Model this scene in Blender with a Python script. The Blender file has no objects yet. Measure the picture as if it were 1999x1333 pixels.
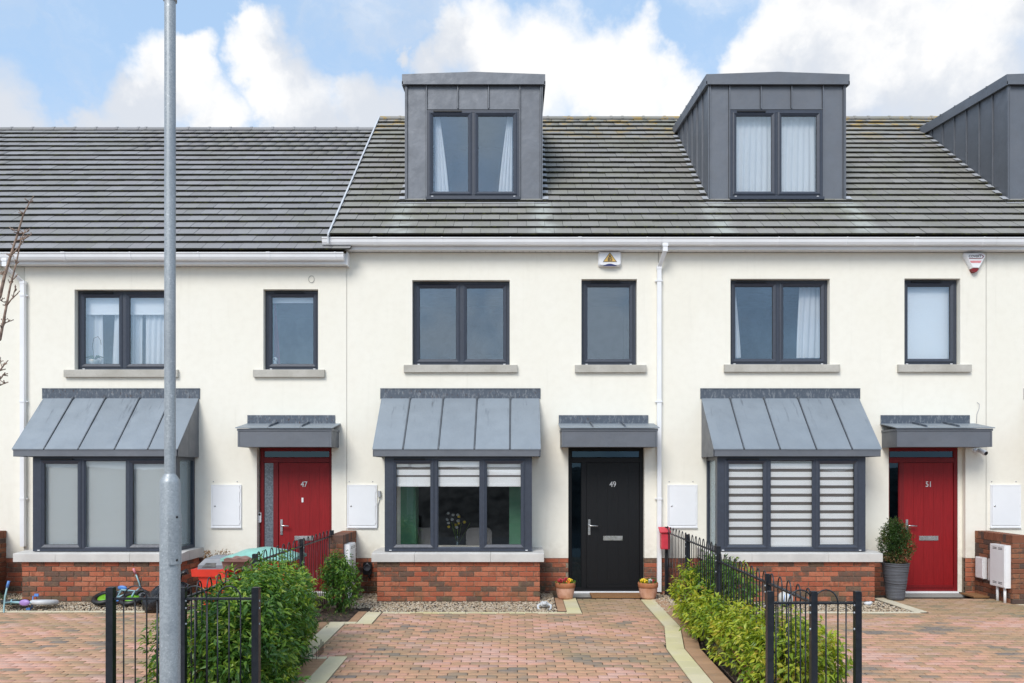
import bpy, bmesh, math, random
import numpy as np
from mathutils import Vector, Matrix, Euler
random.seed(7); RNG = np.random.default_rng(7)
R = math.radians
scn = bpy.context.scene
COL = scn.collection

# ------------------------------------------------------------------ camera
CX, HY, FP, CZ, CY = 1010.0, 922.0, 1525.0, 1.93, -12.5      # vanishing point, focal length (px of the 1999 px photo), eye height, eye y
cam_d = bpy.data.cameras.new('camera'); cam = bpy.data.objects.new('camera', cam_d); COL.objects.link(cam)
cam.location = (0, CY, CZ); cam.rotation_euler = (R(90), 0, 0)
cam_d.sensor_width = 36; cam_d.lens = FP / 1999 * 36
cam_d.shift_x = (999.5 - CX) / 1999; cam_d.shift_y = (HY - 666.5) / 1999
cam_d.clip_start = .05; cam_d.clip_end = 2000
scn.camera = cam
scn.view_settings.view_transform = 'Standard'; scn.view_settings.look = 'None'
scn.view_settings.exposure = 0.54; scn.view_settings.gamma = 1
scn.view_settings.use_curve_mapping = False
scn.cycles.max_bounces = 8; scn.cycles.transparent_max_bounces = 12
scn.cycles.sample_clamp_indirect = 6

# ------------------------------------------------------------------ node helper
class NT:
    def __init__(s, tree): s.t = tree; s.n = tree.nodes; s.l = tree.links
    def add(s, typ, inputs=None, **props):
        nd = s.n.new(typ)
        for k, v in props.items(): setattr(nd, k, v)
        if inputs:
            for k, v in inputs.items(): s.set(nd.inputs[k], v)
        return nd
    def set(s, sock, v):
        if isinstance(v, bpy.types.NodeSocket): s.l.new(v, sock)
        elif isinstance(v, bpy.types.Node): s.l.new(v.outputs[0], sock)
        else:
            try: sock.default_value = v
            except Exception: sock.default_value = tuple(v) + (1,)
    def math(s, op, a, b=None, c=None, clamp=False):
        nd = s.n.new('ShaderNodeMath'); nd.operation = op; nd.use_clamp = clamp
        s.set(nd.inputs[0], a)
        if b is not None: s.set(nd.inputs[1], b)
        if c is not None: s.set(nd.inputs[2], c)
        return nd.outputs[0]
    def vmath(s, op, a, b=None, out=0, scale=None):
        nd = s.n.new('ShaderNodeVectorMath'); nd.operation = op
        s.set(nd.inputs[0], a)
        if b is not None: s.set(nd.inputs[1], b)
        if scale is not None: s.set(nd.inputs['Scale'], scale)
        return nd.outputs[out]
    def mix(s, f, a, b, blend='MIX'):
        nd = s.n.new('ShaderNodeMix'); nd.data_type = 'RGBA'; nd.blend_type = blend
        s.set(nd.inputs[0], f); s.set(nd.inputs[6], a); s.set(nd.inputs[7], b)
        return nd.outputs[2]
    def noise(s, vec, scale, detail=3, rough=.55, dist=0):
        nd = s.add('ShaderNodeTexNoise', {'Scale': scale, 'Detail': detail, 'Roughness': rough, 'Distortion': dist})
        if vec is not None: s.l.new(vec, nd.inputs['Vector'])
        return nd.outputs[0]
    def ss(s, x, a, b, lo=0., hi=1.):
        nd = s.add('ShaderNodeMapRange', interpolation_type='SMOOTHSTEP')
        s.set(nd.inputs[0], x); s.set(nd.inputs[1], a); s.set(nd.inputs[2], b); s.set(nd.inputs[3], lo); s.set(nd.inputs[4], hi)
        return nd.outputs[0]
    def ramp(s, f, stops, interp='LINEAR'):
        nd = s.n.new('ShaderNodeValToRGB'); nd.color_ramp.interpolation = interp
        e = nd.color_ramp.elements
        while len(e) < len(stops): e.new(.5)
        for el, (p, c) in zip(e, stops): el.position = p; el.color = tuple(c) + (1,)
        s.set(nd.inputs[0], f); return nd.outputs[0]

# ------------------------------------------------------------------ world
SUN_DIR = Vector((-.42, -1.0, .98)).normalized()     # towards the sun: behind the camera, a little left
SUN_EL = math.asin(SUN_DIR.z); SUN_ROT = math.atan2(SUN_DIR.x, SUN_DIR.y)
world = bpy.data.worlds.new('World'); scn.world = world; world.use_nodes = True
w = NT(world.node_tree); w.n.clear()
sky = w.add('ShaderNodeTexSky', sky_type='NISHITA'); sky.sun_disc = False
sky.sun_elevation = SUN_EL; sky.sun_rotation = SUN_ROT; sky.air_density = 1.0; sky.dust_density = .6; sky.ozone_density = 1.6
geo = w.add('ShaderNodeTexCoord')
D = w.vmath('NORMALIZE', geo.outputs['Generated'])
def dpx(px, py): return Vector(((px - CX) / FP, 1, (HY - py) / FP)).normalized()
wv = w.add('ShaderNodeTexNoise', {'Vector': D, 'Scale': 7., 'Detail': 6, 'Roughness': .62})
wv2 = w.add('ShaderNodeTexNoise', {'Vector': D, 'Scale': 22., 'Detail': 5, 'Roughness': .6})
W_ = w.vmath('ADD', w.vmath('SCALE', w.vmath('SUBTRACT', wv.outputs['Color'], (.5, .5, .5)), scale=.125), w.vmath('SCALE', w.vmath('SUBTRACT', wv2.outputs['Color'], (.5, .5, .5)), scale=.035))
DW = w.vmath('NORMALIZE', w.vmath('ADD', D, W_))
n1 = w.noise(D, 5.0, 7, .58); n2 = w.noise(D, 14.0, 5, .6); n3 = w.noise(D, 2.2, 3, .5)
clouds = [(350,165,70),(285,200,75),(190,228,60),(110,245,40),(425,215,60),(380,120,40),(487,62,34),(512,110,58),(560,150,62),(600,205,70),
          (530,180,50),(700,200,60),(760,215,60),(655,215,45),(880,75,60),(950,95,80),(1050,110,85),(1150,150,80),(1235,135,60),(1310,170,60),
          (830,120,45),(1000,190,110),(1200,210,90),(1330,225,60),(1530,80,75),(1620,50,110),(1470,130,60),(1740,90,130),(1860,120,120),
          (1900,230,130),(1600,180,110),(1440,190,40),(1700,-60,150),(1960,10,110),(0,225,70),(-60,180,80),(770,95,22)]
acc = None
for (px, py, r) in clouds:
    d = w.vmath('DOT_PRODUCT', DW, tuple(dpx(px, py)), out=1)
    c = math.cos(r / FP * .93)
    k = (1 - c)
    v = w.math('MULTIPLY_ADD', w.math('SUBTRACT', d, 1.0), 1 / k, 1.0)          # 1 at the centre, 0 at the rim
    acc = v if acc is None else w.math('SMOOTH_MAX', acc, v, .35)
acc = w.math('MAXIMUM', acc, -1.5)
edge = w.math('MULTIPLY_ADD', w.math('SUBTRACT', n1, .5), 1.5, acc)
edge = w.math('MULTIPLY_ADD', w.math('SUBTRACT', n2, .5), .9, edge)
front = w.ss(edge, -.55, .85)
sepD = w.add('ShaderNodeSeparateXYZ', {0: D})
isf = w.ss(sepD.outputs[1], .35, .62)                                             # the part of the sky over the roofs
wisp = w.ss(w.noise(w.vmath('MULTIPLY', DW, (1, 1, 1.6)), 4.6, 6, .62), .42, .72, 0, .6)
gen = w.ss(w.math('MULTIPLY_ADD', w.math('SUBTRACT', n1, .5), .8, n3), .36, .62)    # broken cloud everywhere else
mask = w.math('ADD', w.math('MULTIPLY', front, isf), w.math('MULTIPLY', gen, w.math('SUBTRACT', 1.0, isf)), clamp=True)
mask = w.math('MAXIMUM', mask, wisp)
low = w.ss(sepD.outputs[2], .42, .56, .62, 1.0)
shade = w.ss(w.math('MULTIPLY_ADD', w.math('SUBTRACT', n1, .5), .9, w.noise(DW, 4.6, 5, .55)), .40, .58)
ccol = w.mix(shade, (5.1, 5.4, 5.9), (7.1, 7.1, 7.1))
ccol_b = w.mix(shade, (2.7, 3.6, 5.0), (6.2, 6.9, 7.9))
ccol = w.mix(isf, ccol_b, ccol)
blue = w.mix(.6, w.vmath('MULTIPLY', sky.outputs[0], (1.5, 1.4, 1.3)), (3.9, 5.6, 7.8))
blue = w.mix(w.ss(sepD.outputs[2], .0, .55), w.vmath('MULTIPLY', blue, (.95, .98, 1.0)), blue)
skyc = w.mix(mask, blue, ccol)
bg = w.add('ShaderNodeBackground', {0: skyc, 1: .1})
out = w.add('ShaderNodeOutputWorld', {0: bg.outputs[0]})
world.cycles.sampling_method = 'MANUAL'; world.cycles.sample_map_resolution = 512

sun_d = bpy.data.lights.new('sun', 'SUN'); sun = bpy.data.objects.new('sun', sun_d); COL.objects.link(sun)
sun_d.energy = 1.75; sun_d.angle = R(26); sun_d.color = (1, .96, .90)
sun.rotation_euler = (-SUN_DIR).to_track_quat('-Z', 'Y').to_euler(); sun.location = (-6, -14, 16)

# ------------------------------------------------------------------ materials
MATS = {}
def material(name, build):
    m = bpy.data.materials.new(name); m.use_nodes = True
    t = NT(m.node_tree); t.n.clear()
    p = t.add('ShaderNodeBsdfPrincipled'); o = t.add('ShaderNodeOutputMaterial', {0: p.outputs[0]})
    t.out = o; t.p = p
    t.pos = t.add('ShaderNodeNewGeometry').outputs['Position']
    build(t, p); MATS[name] = m; return m
def bump(t, h, strength=.3, dist=.01):
    b = t.add('ShaderNodeBump', {'Strength': strength, 'Distance': dist, 'Height': h}); t.l.new(b.outputs[0], t.p.inputs['Normal'])
def pieces(t):          # one random number per piece, whether it is an object or an island of a joined part
    a = t.add('ShaderNodeObjectInfo').outputs['Random']; g = t.add('ShaderNodeNewGeometry').outputs['Random Per Island']
    return t.math('FRACT', t.math('ADD', a, g))
def simple(name, c, rough=.5, metal=0., var=.12, nscale=6, bmp=0., bscale=60, spec=.5, c2=None):
    def b(t, p):
        n = t.noise(t.pos, nscale, 4)
        a = tuple(x * (1 - var) for x in c); bb = tuple(min(1, x * (1 + var)) for x in (c2 or c))
        t.set(p.inputs['Base Color'], t.mix(t.ss(n, .3, .7), a, bb))
        t.set(p.inputs['Roughness'], t.ss(t.noise(t.pos, nscale * 2.3, 3), .2, .8, max(.02, rough - .08), min(1, rough + .08))); p.inputs['Metallic'].default_value = metal
        p.inputs['Specular IOR Level'].default_value = spec
        if bmp: bump(t, t.noise(t.pos, bscale, 3), bmp, .005)
    return material(name, b)

def m_render(t, p):
    n = t.noise(t.pos, .7, 5, .6); f = t.noise(t.pos, 9, 3)
    c = t.mix(t.ss(n, .3, .7), (.885, .85, .745), (.91, .88, .785))
    c = t.mix(t.ss(f, .35, .75, 0, .25), c, (.80, .76, .66))
    st = t.add('ShaderNodeMapping', {'Vector': t.pos, 'Scale': (7, 1, .5)})
    s = t.ss(t.noise(st.outputs[0], 1, 5, .6), .56, .78, 0, .17)
    c = t.mix(s, c, (.60, .57, .48))
    z = t.add('ShaderNodeSeparateXYZ', {0: t.pos}).outputs[2]
    c = t.mix(t.math('MULTIPLY', t.ss(z, .95, .56), t.ss(f, .35, .6, 0, .22)), c, (.55, .50, .40))
    t.set(p.inputs['Base Color'], c); p.inputs['Roughness'].default_value = .93
    bump(t, t.noise(t.pos, 130, 3, .7), .35, .004)
material('cream_render', m_render)
def m_brick(t, p):
    r = pieces(t); n = t.noise(t.pos, 16, 3, .6)
    f = t.math('ADD', r, t.math('MULTIPLY', t.math('SUBTRACT', n, .5), .75))
    c = t.ramp(f, [(0, (.38, .095, .048)), (.3, (.45, .135, .07)), (.52, (.50, .18, .10)), (.66, (.34, .10, .05)), (.74, (.20, .095, .06)), (.92, (.13, .08, .06)), (1, (.19, .12, .075))])
    c = t.mix(t.ss(t.noise(t.pos, 90, 3), .45, .75, 0, .45), c, (.16, .07, .04))
    z = t.add('ShaderNodeSeparateXYZ', {0: t.pos}).outputs[2]
    c = t.mix(t.math('MULTIPLY', t.ss(z, .32, .0), t.ss(t.noise(t.pos, 5, 4), .42, .62, 0, .5)), c, (.10, .10, .045))
    t.set(p.inputs['Base Color'], c); p.inputs['Roughness'].default_value = .88
    bump(t, t.noise(t.pos, 120, 4, .7), .6, .006)
material('red_brick', m_brick)
def m_brick2(t, p):
    r = pieces(t); n = t.noise(t.pos, 14, 3, .6)
    f = t.math('ADD', r, t.math('MULTIPLY', t.math('SUBTRACT', n, .5), .6))
    c = t.ramp(f, [(0, (.20, .075, .04)), (.35, (.26, .095, .05)), (.6, (.32, .13, .065)), (.75, (.13, .07, .05)), (1, (.09, .06, .05))])
    c = t.mix(t.ss(t.noise(t.pos, 90, 3), .45, .75, 0, .45), c, (.12, .06, .04))
    t.set(p.inputs['Base Color'], c); p.inputs['Roughness'].default_value = .88
    bump(t, t.noise(t.pos, 120, 4, .7), .6, .006)
material('brown_brick', m_brick2)
simple('mortar', (.27, .215, .16), .95, var=.3, nscale=30, bmp=.5, bscale=150)
def m_tile(base, greenish, lich):
    def b(t, p):
        r = pieces(t)
        c = t.mix(t.ss(r, 0, 1), tuple(x * .90 for x in base), tuple(x * 1.10 for x in base))
        c = t.mix(t.ss(t.math('FRACT', t.math('MULTIPLY', r, 7.3)), .6, 1., 0, .4), c, (base[0] * 1.0, base[1] * .93, base[2] * .97))
        g = t.ss(t.noise(t.pos, 1.1, 5, .62), .42, .68, 0, greenish)
        c = t.mix(g, c, (.205, .205, .135))
        c = t.mix(t.ss(t.noise(t.pos, 7, 4), .5, .72, 0, .25), c, tuple(x * .75 for x in base))
        c = t.mix(t.ss(t.noise(t.pos, 45, 3), .5, .8, 0, .3), c, (.34, .34, .32))
        s = t.add('ShaderNodeSeparateXYZ', {0: t.pos})
        if lich:
            hz = t.ss(s.outputs[2], 8.3, 9.25)
            c = t.mix(t.math('MULTIPLY', hz, t.ss(t.noise(t.pos, 3.2, 5, .7), .50, .60, 0, .75)), c, (.42, .27, .05))
            for xx in (-1.86, .43, 3.26, 5.52):                      # pale run-off stains below the lead of each dormer corner
                dx = t.math('ABSOLUTE', t.math('SUBTRACT', s.outputs[0], xx))
                mk_ = t.math('MULTIPLY', t.ss(dx, .30, .04), t.ss(s.outputs[2], 6.56, 6.40))
                mk_ = t.math('MULTIPLY', mk_, t.ss(t.noise(t.pos, 4, 4), .35, .6, .15, .8))
                c = t.mix(mk_, c, (.44, .46, .42))
        t.set(p.inputs['Base Color'], c); p.inputs['Roughness'].default_value = .72
        bump(t, t.noise(t.pos, 70, 4, .7), .35, .005)
    return b
material('grey_roof_tile', m_tile((.265, .262, .268), .25, False))
material('weathered_roof_tile', m_tile((.27, .262, .243), .5, True))
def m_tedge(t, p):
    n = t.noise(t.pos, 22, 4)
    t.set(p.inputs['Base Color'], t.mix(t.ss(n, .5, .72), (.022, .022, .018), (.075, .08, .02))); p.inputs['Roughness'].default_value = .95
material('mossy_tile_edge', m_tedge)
def m_zinc(c, metal, streak):
    def b(t, p):
        n = t.noise(t.pos, 2.5, 5, .6); r = pieces(t)
        a = t.mix(t.ss(n, .3, .7), tuple(x * .94 for x in c), tuple(x * 1.05 for x in c))
        a = t.mix(t.math('MULTIPLY', r, .3), a, tuple(x * .82 for x in c))
        a = t.mix(t.ss(t.noise(t.pos, 55, 4, .7), .68, .73, 0, .25), a, (.62, .63, .64))
        if streak:
            m = t.add('ShaderNodeMapping', {'Vector': t.pos, 'Scale': (9, 1.1, 1.1)})
            s = t.ss(t.noise(m.outputs[0], 1.6, 5, .65), .56, .72, 0, .6)
            z = t.add('ShaderNodeSeparateXYZ', {0: t.pos}).outputs[2]
            a = t.mix(t.math('MULTIPLY', s, t.ss(z, 2.5, 3.12, .1, 1)), a, (.075, .085, .10))
        t.set(p.inputs['Base Color'], a); p.inputs['Metallic'].default_value = metal
        t.set(p.inputs['Roughness'], t.ss(t.noise(t.pos, 6, 3), .3, .7, .42, .58))
        bump(t, t.noise(t.pos, 3.2, 4), .4, .025)
    return b
material('zinc', m_zinc((.165, .177, .20), .3, False))
material('skylit_zinc', m_zinc((.285, .325, .365), .35, True))  # same zinc as the cladding; sky light on the slopes put into the colour
def m_lead(t, p):
    m = t.add('ShaderNodeMapping', {'Vector': t.pos, 'Scale': (4, 1, 1.5)})
    s = t.ss(t.noise(m.outputs[0], 6, 6, .75), .50, .62)
    c = t.mix(s, (.095, .115, .145), (.21, .23, .255))
    x = t.add('ShaderNodeSeparateXYZ', {0: t.pos}).outputs[0]
    band = t.math('MULTIPLY', t.ss(x, 2.5, 1.0), t.ss(t.noise(m.outputs[0], 9, 5, .7), .56, .66, 0, .85))
    c = t.mix(band, c, (.075, .05, .045))
    t.set(p.inputs['Base Color'], c); p.inputs['Metallic'].default_value = .3; p.inputs['Roughness'].default_value = .55
    bump(t, t.noise(t.pos, 14, 4), .4, .01)
material('lead_flashing', m_lead)
simple('anthracite_frame', (.044, .053, .075), .42, var=.08, nscale=20, bmp=.06, bscale=200)
simple('black_seal', (.008, .008, .01), .5)
simple('white_plastic', (.88, .885, .90), .35, var=.03, nscale=3)
simple('white_metal_door', (.87, .885, .91), .38, var=.02, nscale=2)
simple('verge_metal', (.58, .60, .63), .5, var=.1); simple('grey_trim', (.42, .43, .45), .5, var=.1)
def m_stone(t, p):
    n = t.noise(t.pos, 3, 5); f = t.noise(t.pos, 40, 3)
    c = t.mix(t.ss(n, .3, .7), (.42, .40, .35), (.54, .52, .47)); c = t.mix(t.ss(f, .5, .8, 0, .5), c, (.34, .32, .28))
    c = t.mix(t.ss(t.noise(t.pos, 1.7, 5, .7), .55, .7, 0, .5), c, (.33, .29, .22))
    t.set(p.inputs['Base Color'], c); p.inputs['Roughness'].default_value = .9; bump(t, f, .3, .004)
material('sill_stone', m_stone)
simple('bay_sill_stone', (.60, .58, .55), .85, var=.08, nscale=4, bmp=.25, bscale=90)
def m_door(c, scale=1.):
    def b(t, p):
        m = t.add('ShaderNodeMapping', {'Vector': t.pos, 'Scale': (60, 60, 2.0)})
        g = t.noise(m.outputs[0], 1.5, 4, .6, .6)
        t.set(p.inputs['Base Color'], t.mix(t.ss(g, .3, .7), tuple(x * .82 for x in c), tuple(x * 1.12 for x in c)))
        p.inputs['Roughness'].default_value = .5; p.inputs['Specular IOR Level'].default_value = .32; bump(t, g, .35, .003)
    return b
material('red_door', m_door((.275, .010, .013))); material('black_door', m_door((.006, .0065, .008)))
material('red_frame', m_door((.20, .010, .013)))
simple('seam_lead', (.13, .145, .165), .5, metal=.3)
simple('painted_seam_shadow', (.05, .055, .065), .6, metal=.3)  # dark core behind the panel gaps: the seams' shadow put into its colour
simple('obscure_glass', (.13, .155, .18), .22, var=.35, nscale=38, bmp=.5, bscale=60, spec=.9)
simple('brushed_steel', (.62, .62, .62), .3, metal=.9, var=.05)
simple('interior_wall', (.30, .31, .33), .9, var=.05)
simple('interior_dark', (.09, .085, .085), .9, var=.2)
simple('green_paint', (.09, .24, .14), .85, var=.05)
def m_glass(refl, tint, k=.8):
    def b(t, p):
        tr = t.add('ShaderNodeBsdfTransparent', {0: tint + (1,)})
        gl = t.add('ShaderNodeBsdfGlossy', {0: ((.82, .93, 1, 1) if k > .5 else (.45, .75, 1, 1)), 'Roughness': .015})
        fr = t.add('ShaderNodeLayerWeight', {'Blend': .22}).outputs['Fresnel']
        f = t.math('ADD', refl, t.math('MULTIPLY', fr, k), clamp=True)
        nn = t.noise(t.pos, 1.1, 2)
        bb = t.add('ShaderNodeBump', {'Strength': .025, 'Distance': .02, 'Height': nn}); t.l.new(bb.outputs[0], gl.inputs['Normal'])
        mx = t.add('ShaderNodeMixShader', {0: f, 1: tr.outputs[0], 2: gl.outputs[0]})
        t.l.new(mx.outputs[0], t.out.inputs[0])
    return b
material('window_glass', m_glass(.115, (.98, .99, 1.)))
material('bay_glass', m_glass(.06, (1., 1., 1.)))
material('tinted_glass', m_glass(.05, (.12, .16, .22), .45))
def m_cloth(c, transl=.35):
    def b(t, p):
        c1 = t.mix(t.ss(t.noise(t.pos, 30, 3), .3, .7), tuple(x * .98 for x in c), c)
        df = t.add('ShaderNodeBsdfDiffuse', {0: c1}); tl = t.add('ShaderNodeBsdfTranslucent', {0: c1})
        mx = t.add('ShaderNodeMixShader', {0: transl, 1: df.outputs[0], 2: tl.outputs[0]}); t.l.new(mx.outputs[0], t.out.inputs[0])
    return b
material('white_curtain_cloth', m_cloth((.96, .97, .98), .2)); material('blind_cloth', m_cloth((.99, .99, .98), .02))
material('sheer_cloth', m_cloth((.20, .18, .165), .1)); material('grey_blind_cloth', m_cloth((.58, .62, .62), .02)); material('maroon_cloth', m_cloth((.28, .06, .10), .1))
simple('black_paint', (.011, .013, .018), .38, var=.2, nscale=12, spec=.6)
def m_galv(t, p):
    v = t.add('ShaderNodeTexVoronoi', {'Vector': t.pos, 'Scale': 110.}); r = t.add('ShaderNodeSeparateColor', {0: v.outputs['Color']}).outputs[0]
    c = t.mix(t.ss(r, 0, 1), (.34, .37, .39), (.44, .47, .49))
    c = t.mix(t.ss(t.noise(t.pos, 38, 4, .7), .62, .68, 0, .8), c, (.66, .68, .70))
    c = t.mix(t.ss(t.noise(t.pos, 3, 4), .45, .7, 0, .35), c, (.24, .27, .30))
    t.set(p.inputs['Base Color'], c); p.inputs['Metallic'].default_value = .35; t.set(p.inputs['Roughness'], t.ss(r, 0, 1, .38, .6))
material('galvanised_steel', m_galv)
def m_paver(greenup):
    def b(t, p):
        r = pieces(t)
        s = t.add('ShaderNodeMapping', {'Vector': t.pos, 'Scale': (1, 1.9, 1)}).outputs[0]
        n = t.noise(s, .85, 5, .6); n2 = t.noise(s, 2.6, 3)
        f = t.math('ADD', t.math('MULTIPLY', t.math('SUBTRACT', n, .5), 2.5), t.math('MULTIPLY_ADD', t.math('SUBTRACT', r, .5), .75, .58))
        c = t.ramp(f, [(0, (.22, .185, .16)), (.15, (.33, .24, .17)), (.35, (.44, .275, .165)), (.58, (.58, .33, .20)), (.8, (.62, .325, .235)), (1, (.64, .39, .31))])
        c = t.mix(t.ss(t.math('FRACT', t.math('MULTIPLY', r, 5.7)), .90, .97, 0, .45), c, (.24, .21, .19))
        g = t.ss(t.noise(s, .55, 4), .48, .66, 0, .45); c = t.mix(g, c, (.30, .255, .135))
        y = t.add('ShaderNodeSeparateXYZ', {0: t.pos}).outputs[1]
        c = t.mix(t.math('MULTIPLY', t.ss(y, -2.3, -1.2), greenup), c, (.31, .25, .13))
        c = t.mix(t.ss(t.noise(t.pos, 60, 3), .45, .8, 0, .35), c, (.17, .12, .09))
        t.set(p.inputs['Base Color'], c); p.inputs['Roughness'].default_value = .8; bump(t, t.noise(t.pos, 110, 3), .4, .004)
    return b
material('block_paver', m_paver(.55))
material('brown_sett', m_tile((.44, .26, .15), .1, False))
def m_pale(t, p):
    r = pieces(t); x = t.add('ShaderNodeSeparateXYZ', {0: t.pos})
    g = t.math('MULTIPLY', t.ss(x.outputs[0], -2.9, -1.2, .25, 1.), t.ss(x.outputs[0], 2.6, 2.2))
    c = t.mix(t.ss(t.noise(t.pos, 1.3, 4), .3, .7), (.68, .60, .44), (.74, .66, .50))
    c = t.mix(t.math('MULTIPLY', g, t.ss(t.noise(t.pos, 2, 3), .3, .7, .3, .9)), c, (.66, .59, .29))
    c = t.mix(t.math('MULTIPLY', r, .25), c, (.46, .44, .36)); c = t.mix(t.ss(t.noise(t.pos, 90, 3), .55, .8, 0, .4), c, (.36, .34, .28))
    t.set(p.inputs['Base Color'], c); p.inputs['Roughness'].default_value = .85; bump(t, t.noise(t.pos, 140, 3), .3, .003)
material('pale_sett', m_pale)
simple('joint_sand', (.055, .042, .03), .98, var=.4, nscale=25)
simple('soil', (.045, .028, .02), .95, var=.5, nscale=14, bmp=.9, bscale=60, c2=(.085, .058, .042))
def m_peb(t, p):
    r = pieces(t)
    c = t.ramp(r, [(0, (.34, .23, .14)), (.3, (.52, .42, .29)), (.6, (.62, .54, .42)), (.85, (.45, .33, .22)), (1, (.70, .64, .55))])
    t.set(p.inputs['Base Color'], c); p.inputs['Roughness'].default_value = .8
material('gravel_stone', m_peb)
simple('asphalt', (.05, .05, .052), .9, var=.2, nscale=3, bmp=.5, bscale=90)
simple('concrete', (.33, .32, .30), .9, var=.1, nscale=3, bmp=.3, bscale=80)
simple('rough_grass', (.035, .045, .018), .95, var=.5, nscale=1.5, c2=(.07, .06, .03), bmp=.8, bscale=12)
simple('earth_bank', (.028, .024, .02), .98, var=.6, nscale=2.2, c2=(.07, .06, .05), bmp=.8, bscale=9)
def m_leaf(stops, tr=.25, rough=.38):
    def b(t, p):
        g = t.add('ShaderNodeNewGeometry').outputs['Random Per Island']; o = t.add('ShaderNodeObjectInfo').outputs['Random']
        r = t.math('FRACT', t.math('ADD', g, o)); n = t.noise(t.pos, 3.0, 3)
        f = t.math('ADD', t.math('MULTIPLY', r, .6), t.math('MULTIPLY_ADD', t.math('SUBTRACT', n, .5), 1.5, .2))
        c = t.ramp(f, stops); t.set(p.inputs['Base Color'], c); p.inputs['Roughness'].default_value = rough
        tl = t.add('ShaderNodeBsdfTranslucent', {0: t.vmath('MULTIPLY', c, (1.3, 1.4, .8))})
        mx = t.add('ShaderNodeMixShader', {0: tr, 1: p.outputs[0], 2: tl.outputs[0]}); t.l.new(mx.outputs[0], t.out.inputs[0])
    return b
material('green_leaf', m_leaf([(0, (.026, .085, .018)), (.3, (.055, .145, .025)), (.6, (.11, .235, .032)), (.85, (.20, .33, .04)), (1, (.33, .38, .055))]))
material('new_green_leaf', m_leaf([(0, (.17, .30, .035)), (.5, (.25, .37, .04)), (.88, (.36, .42, .06)), (1, (.25, .13, .055))]))
material('yellow_leaf', m_leaf([(0, (.09, .17, .018)), (.3, (.20, .31, .027)), (.6, (.33, .42, .032)), (.8, (.42, .46, .04)), (1, (.52, .40, .05))]))
material('new_yellow_leaf', m_leaf([(0, (.33, .42, .035)), (.5, (.45, .50, .045)), (.85, (.55, .46, .06)), (1, (.26, .13, .05))]))
material('box_leaf', m_leaf([(0, (.018, .05, .012)), (.5, (.04, .09, .018)), (.85, (.09, .15, .03)), (1, (.20, .16, .06))]))
material('brown_leaf', m_leaf([(0, (.20, .11, .05)), (.5, (.30, .18, .09)), (1, (.40, .27, .15))]))
simple('twig_bark', (.10, .065, .05), .9, var=.3, nscale=30)
simple('red_twig', (.22, .08, .05), .8, var=.3, nscale=30)
simple('tree_bark', (.25, .165, .125), .85, var=.25, nscale=25, c2=(.34, .24, .18))
simple('terracotta', (.56, .27, .165), .85, var=.12, nscale=9, c2=(.62, .36, .26)); simple('terracotta_rim', (.44, .17, .08), .85, var=.12, nscale=9)
simple('grey_planter', (.095, .10, .115), .6, var=.1); simple('coir', (.30, .155, .065), 1., var=.3, nscale=90, bmp=.8, bscale=200)
for nm, c in dict(red_paint=(.62, .045, .07), red_plastic=(.70, .045, .025), grey_plastic=(.20, .215, .24), mint_plastic=(.25, .52, .45), brown_sheet=(.24, .13, .11),
                  turquoise_paint=(.30, .50, .54), blue_paint=(.10, .26, .62), lime_plastic=(.15, .40, .02), purple_plastic=(.36, .22, .52), pink_plastic=(.78, .28, .33),
                  orange_plastic=(.85, .22, .02), rubber=(.018, .018, .02), off_white=(.72, .72, .70), gold=(.75, .48, .12), navy=(.012, .02, .13), dark_red=(.22, .008, .012),
                  ink=(.02, .018, .03), petal_red=(.42, .015, .03), petal_yellow=(.85, .58, .02), petal_white=(.6, .6, .57), stone_white=(.60, .61, .62), pale_ink=(.80, .30, .32), chair_cloth=(.15, .14, .135)).items():
    simple(nm, c, .42, var=.08, nscale=8)
simple('black_bag', (.012, .013, .016), .28, var=.2, nscale=20, bmp=.8, bscale=14)

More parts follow.
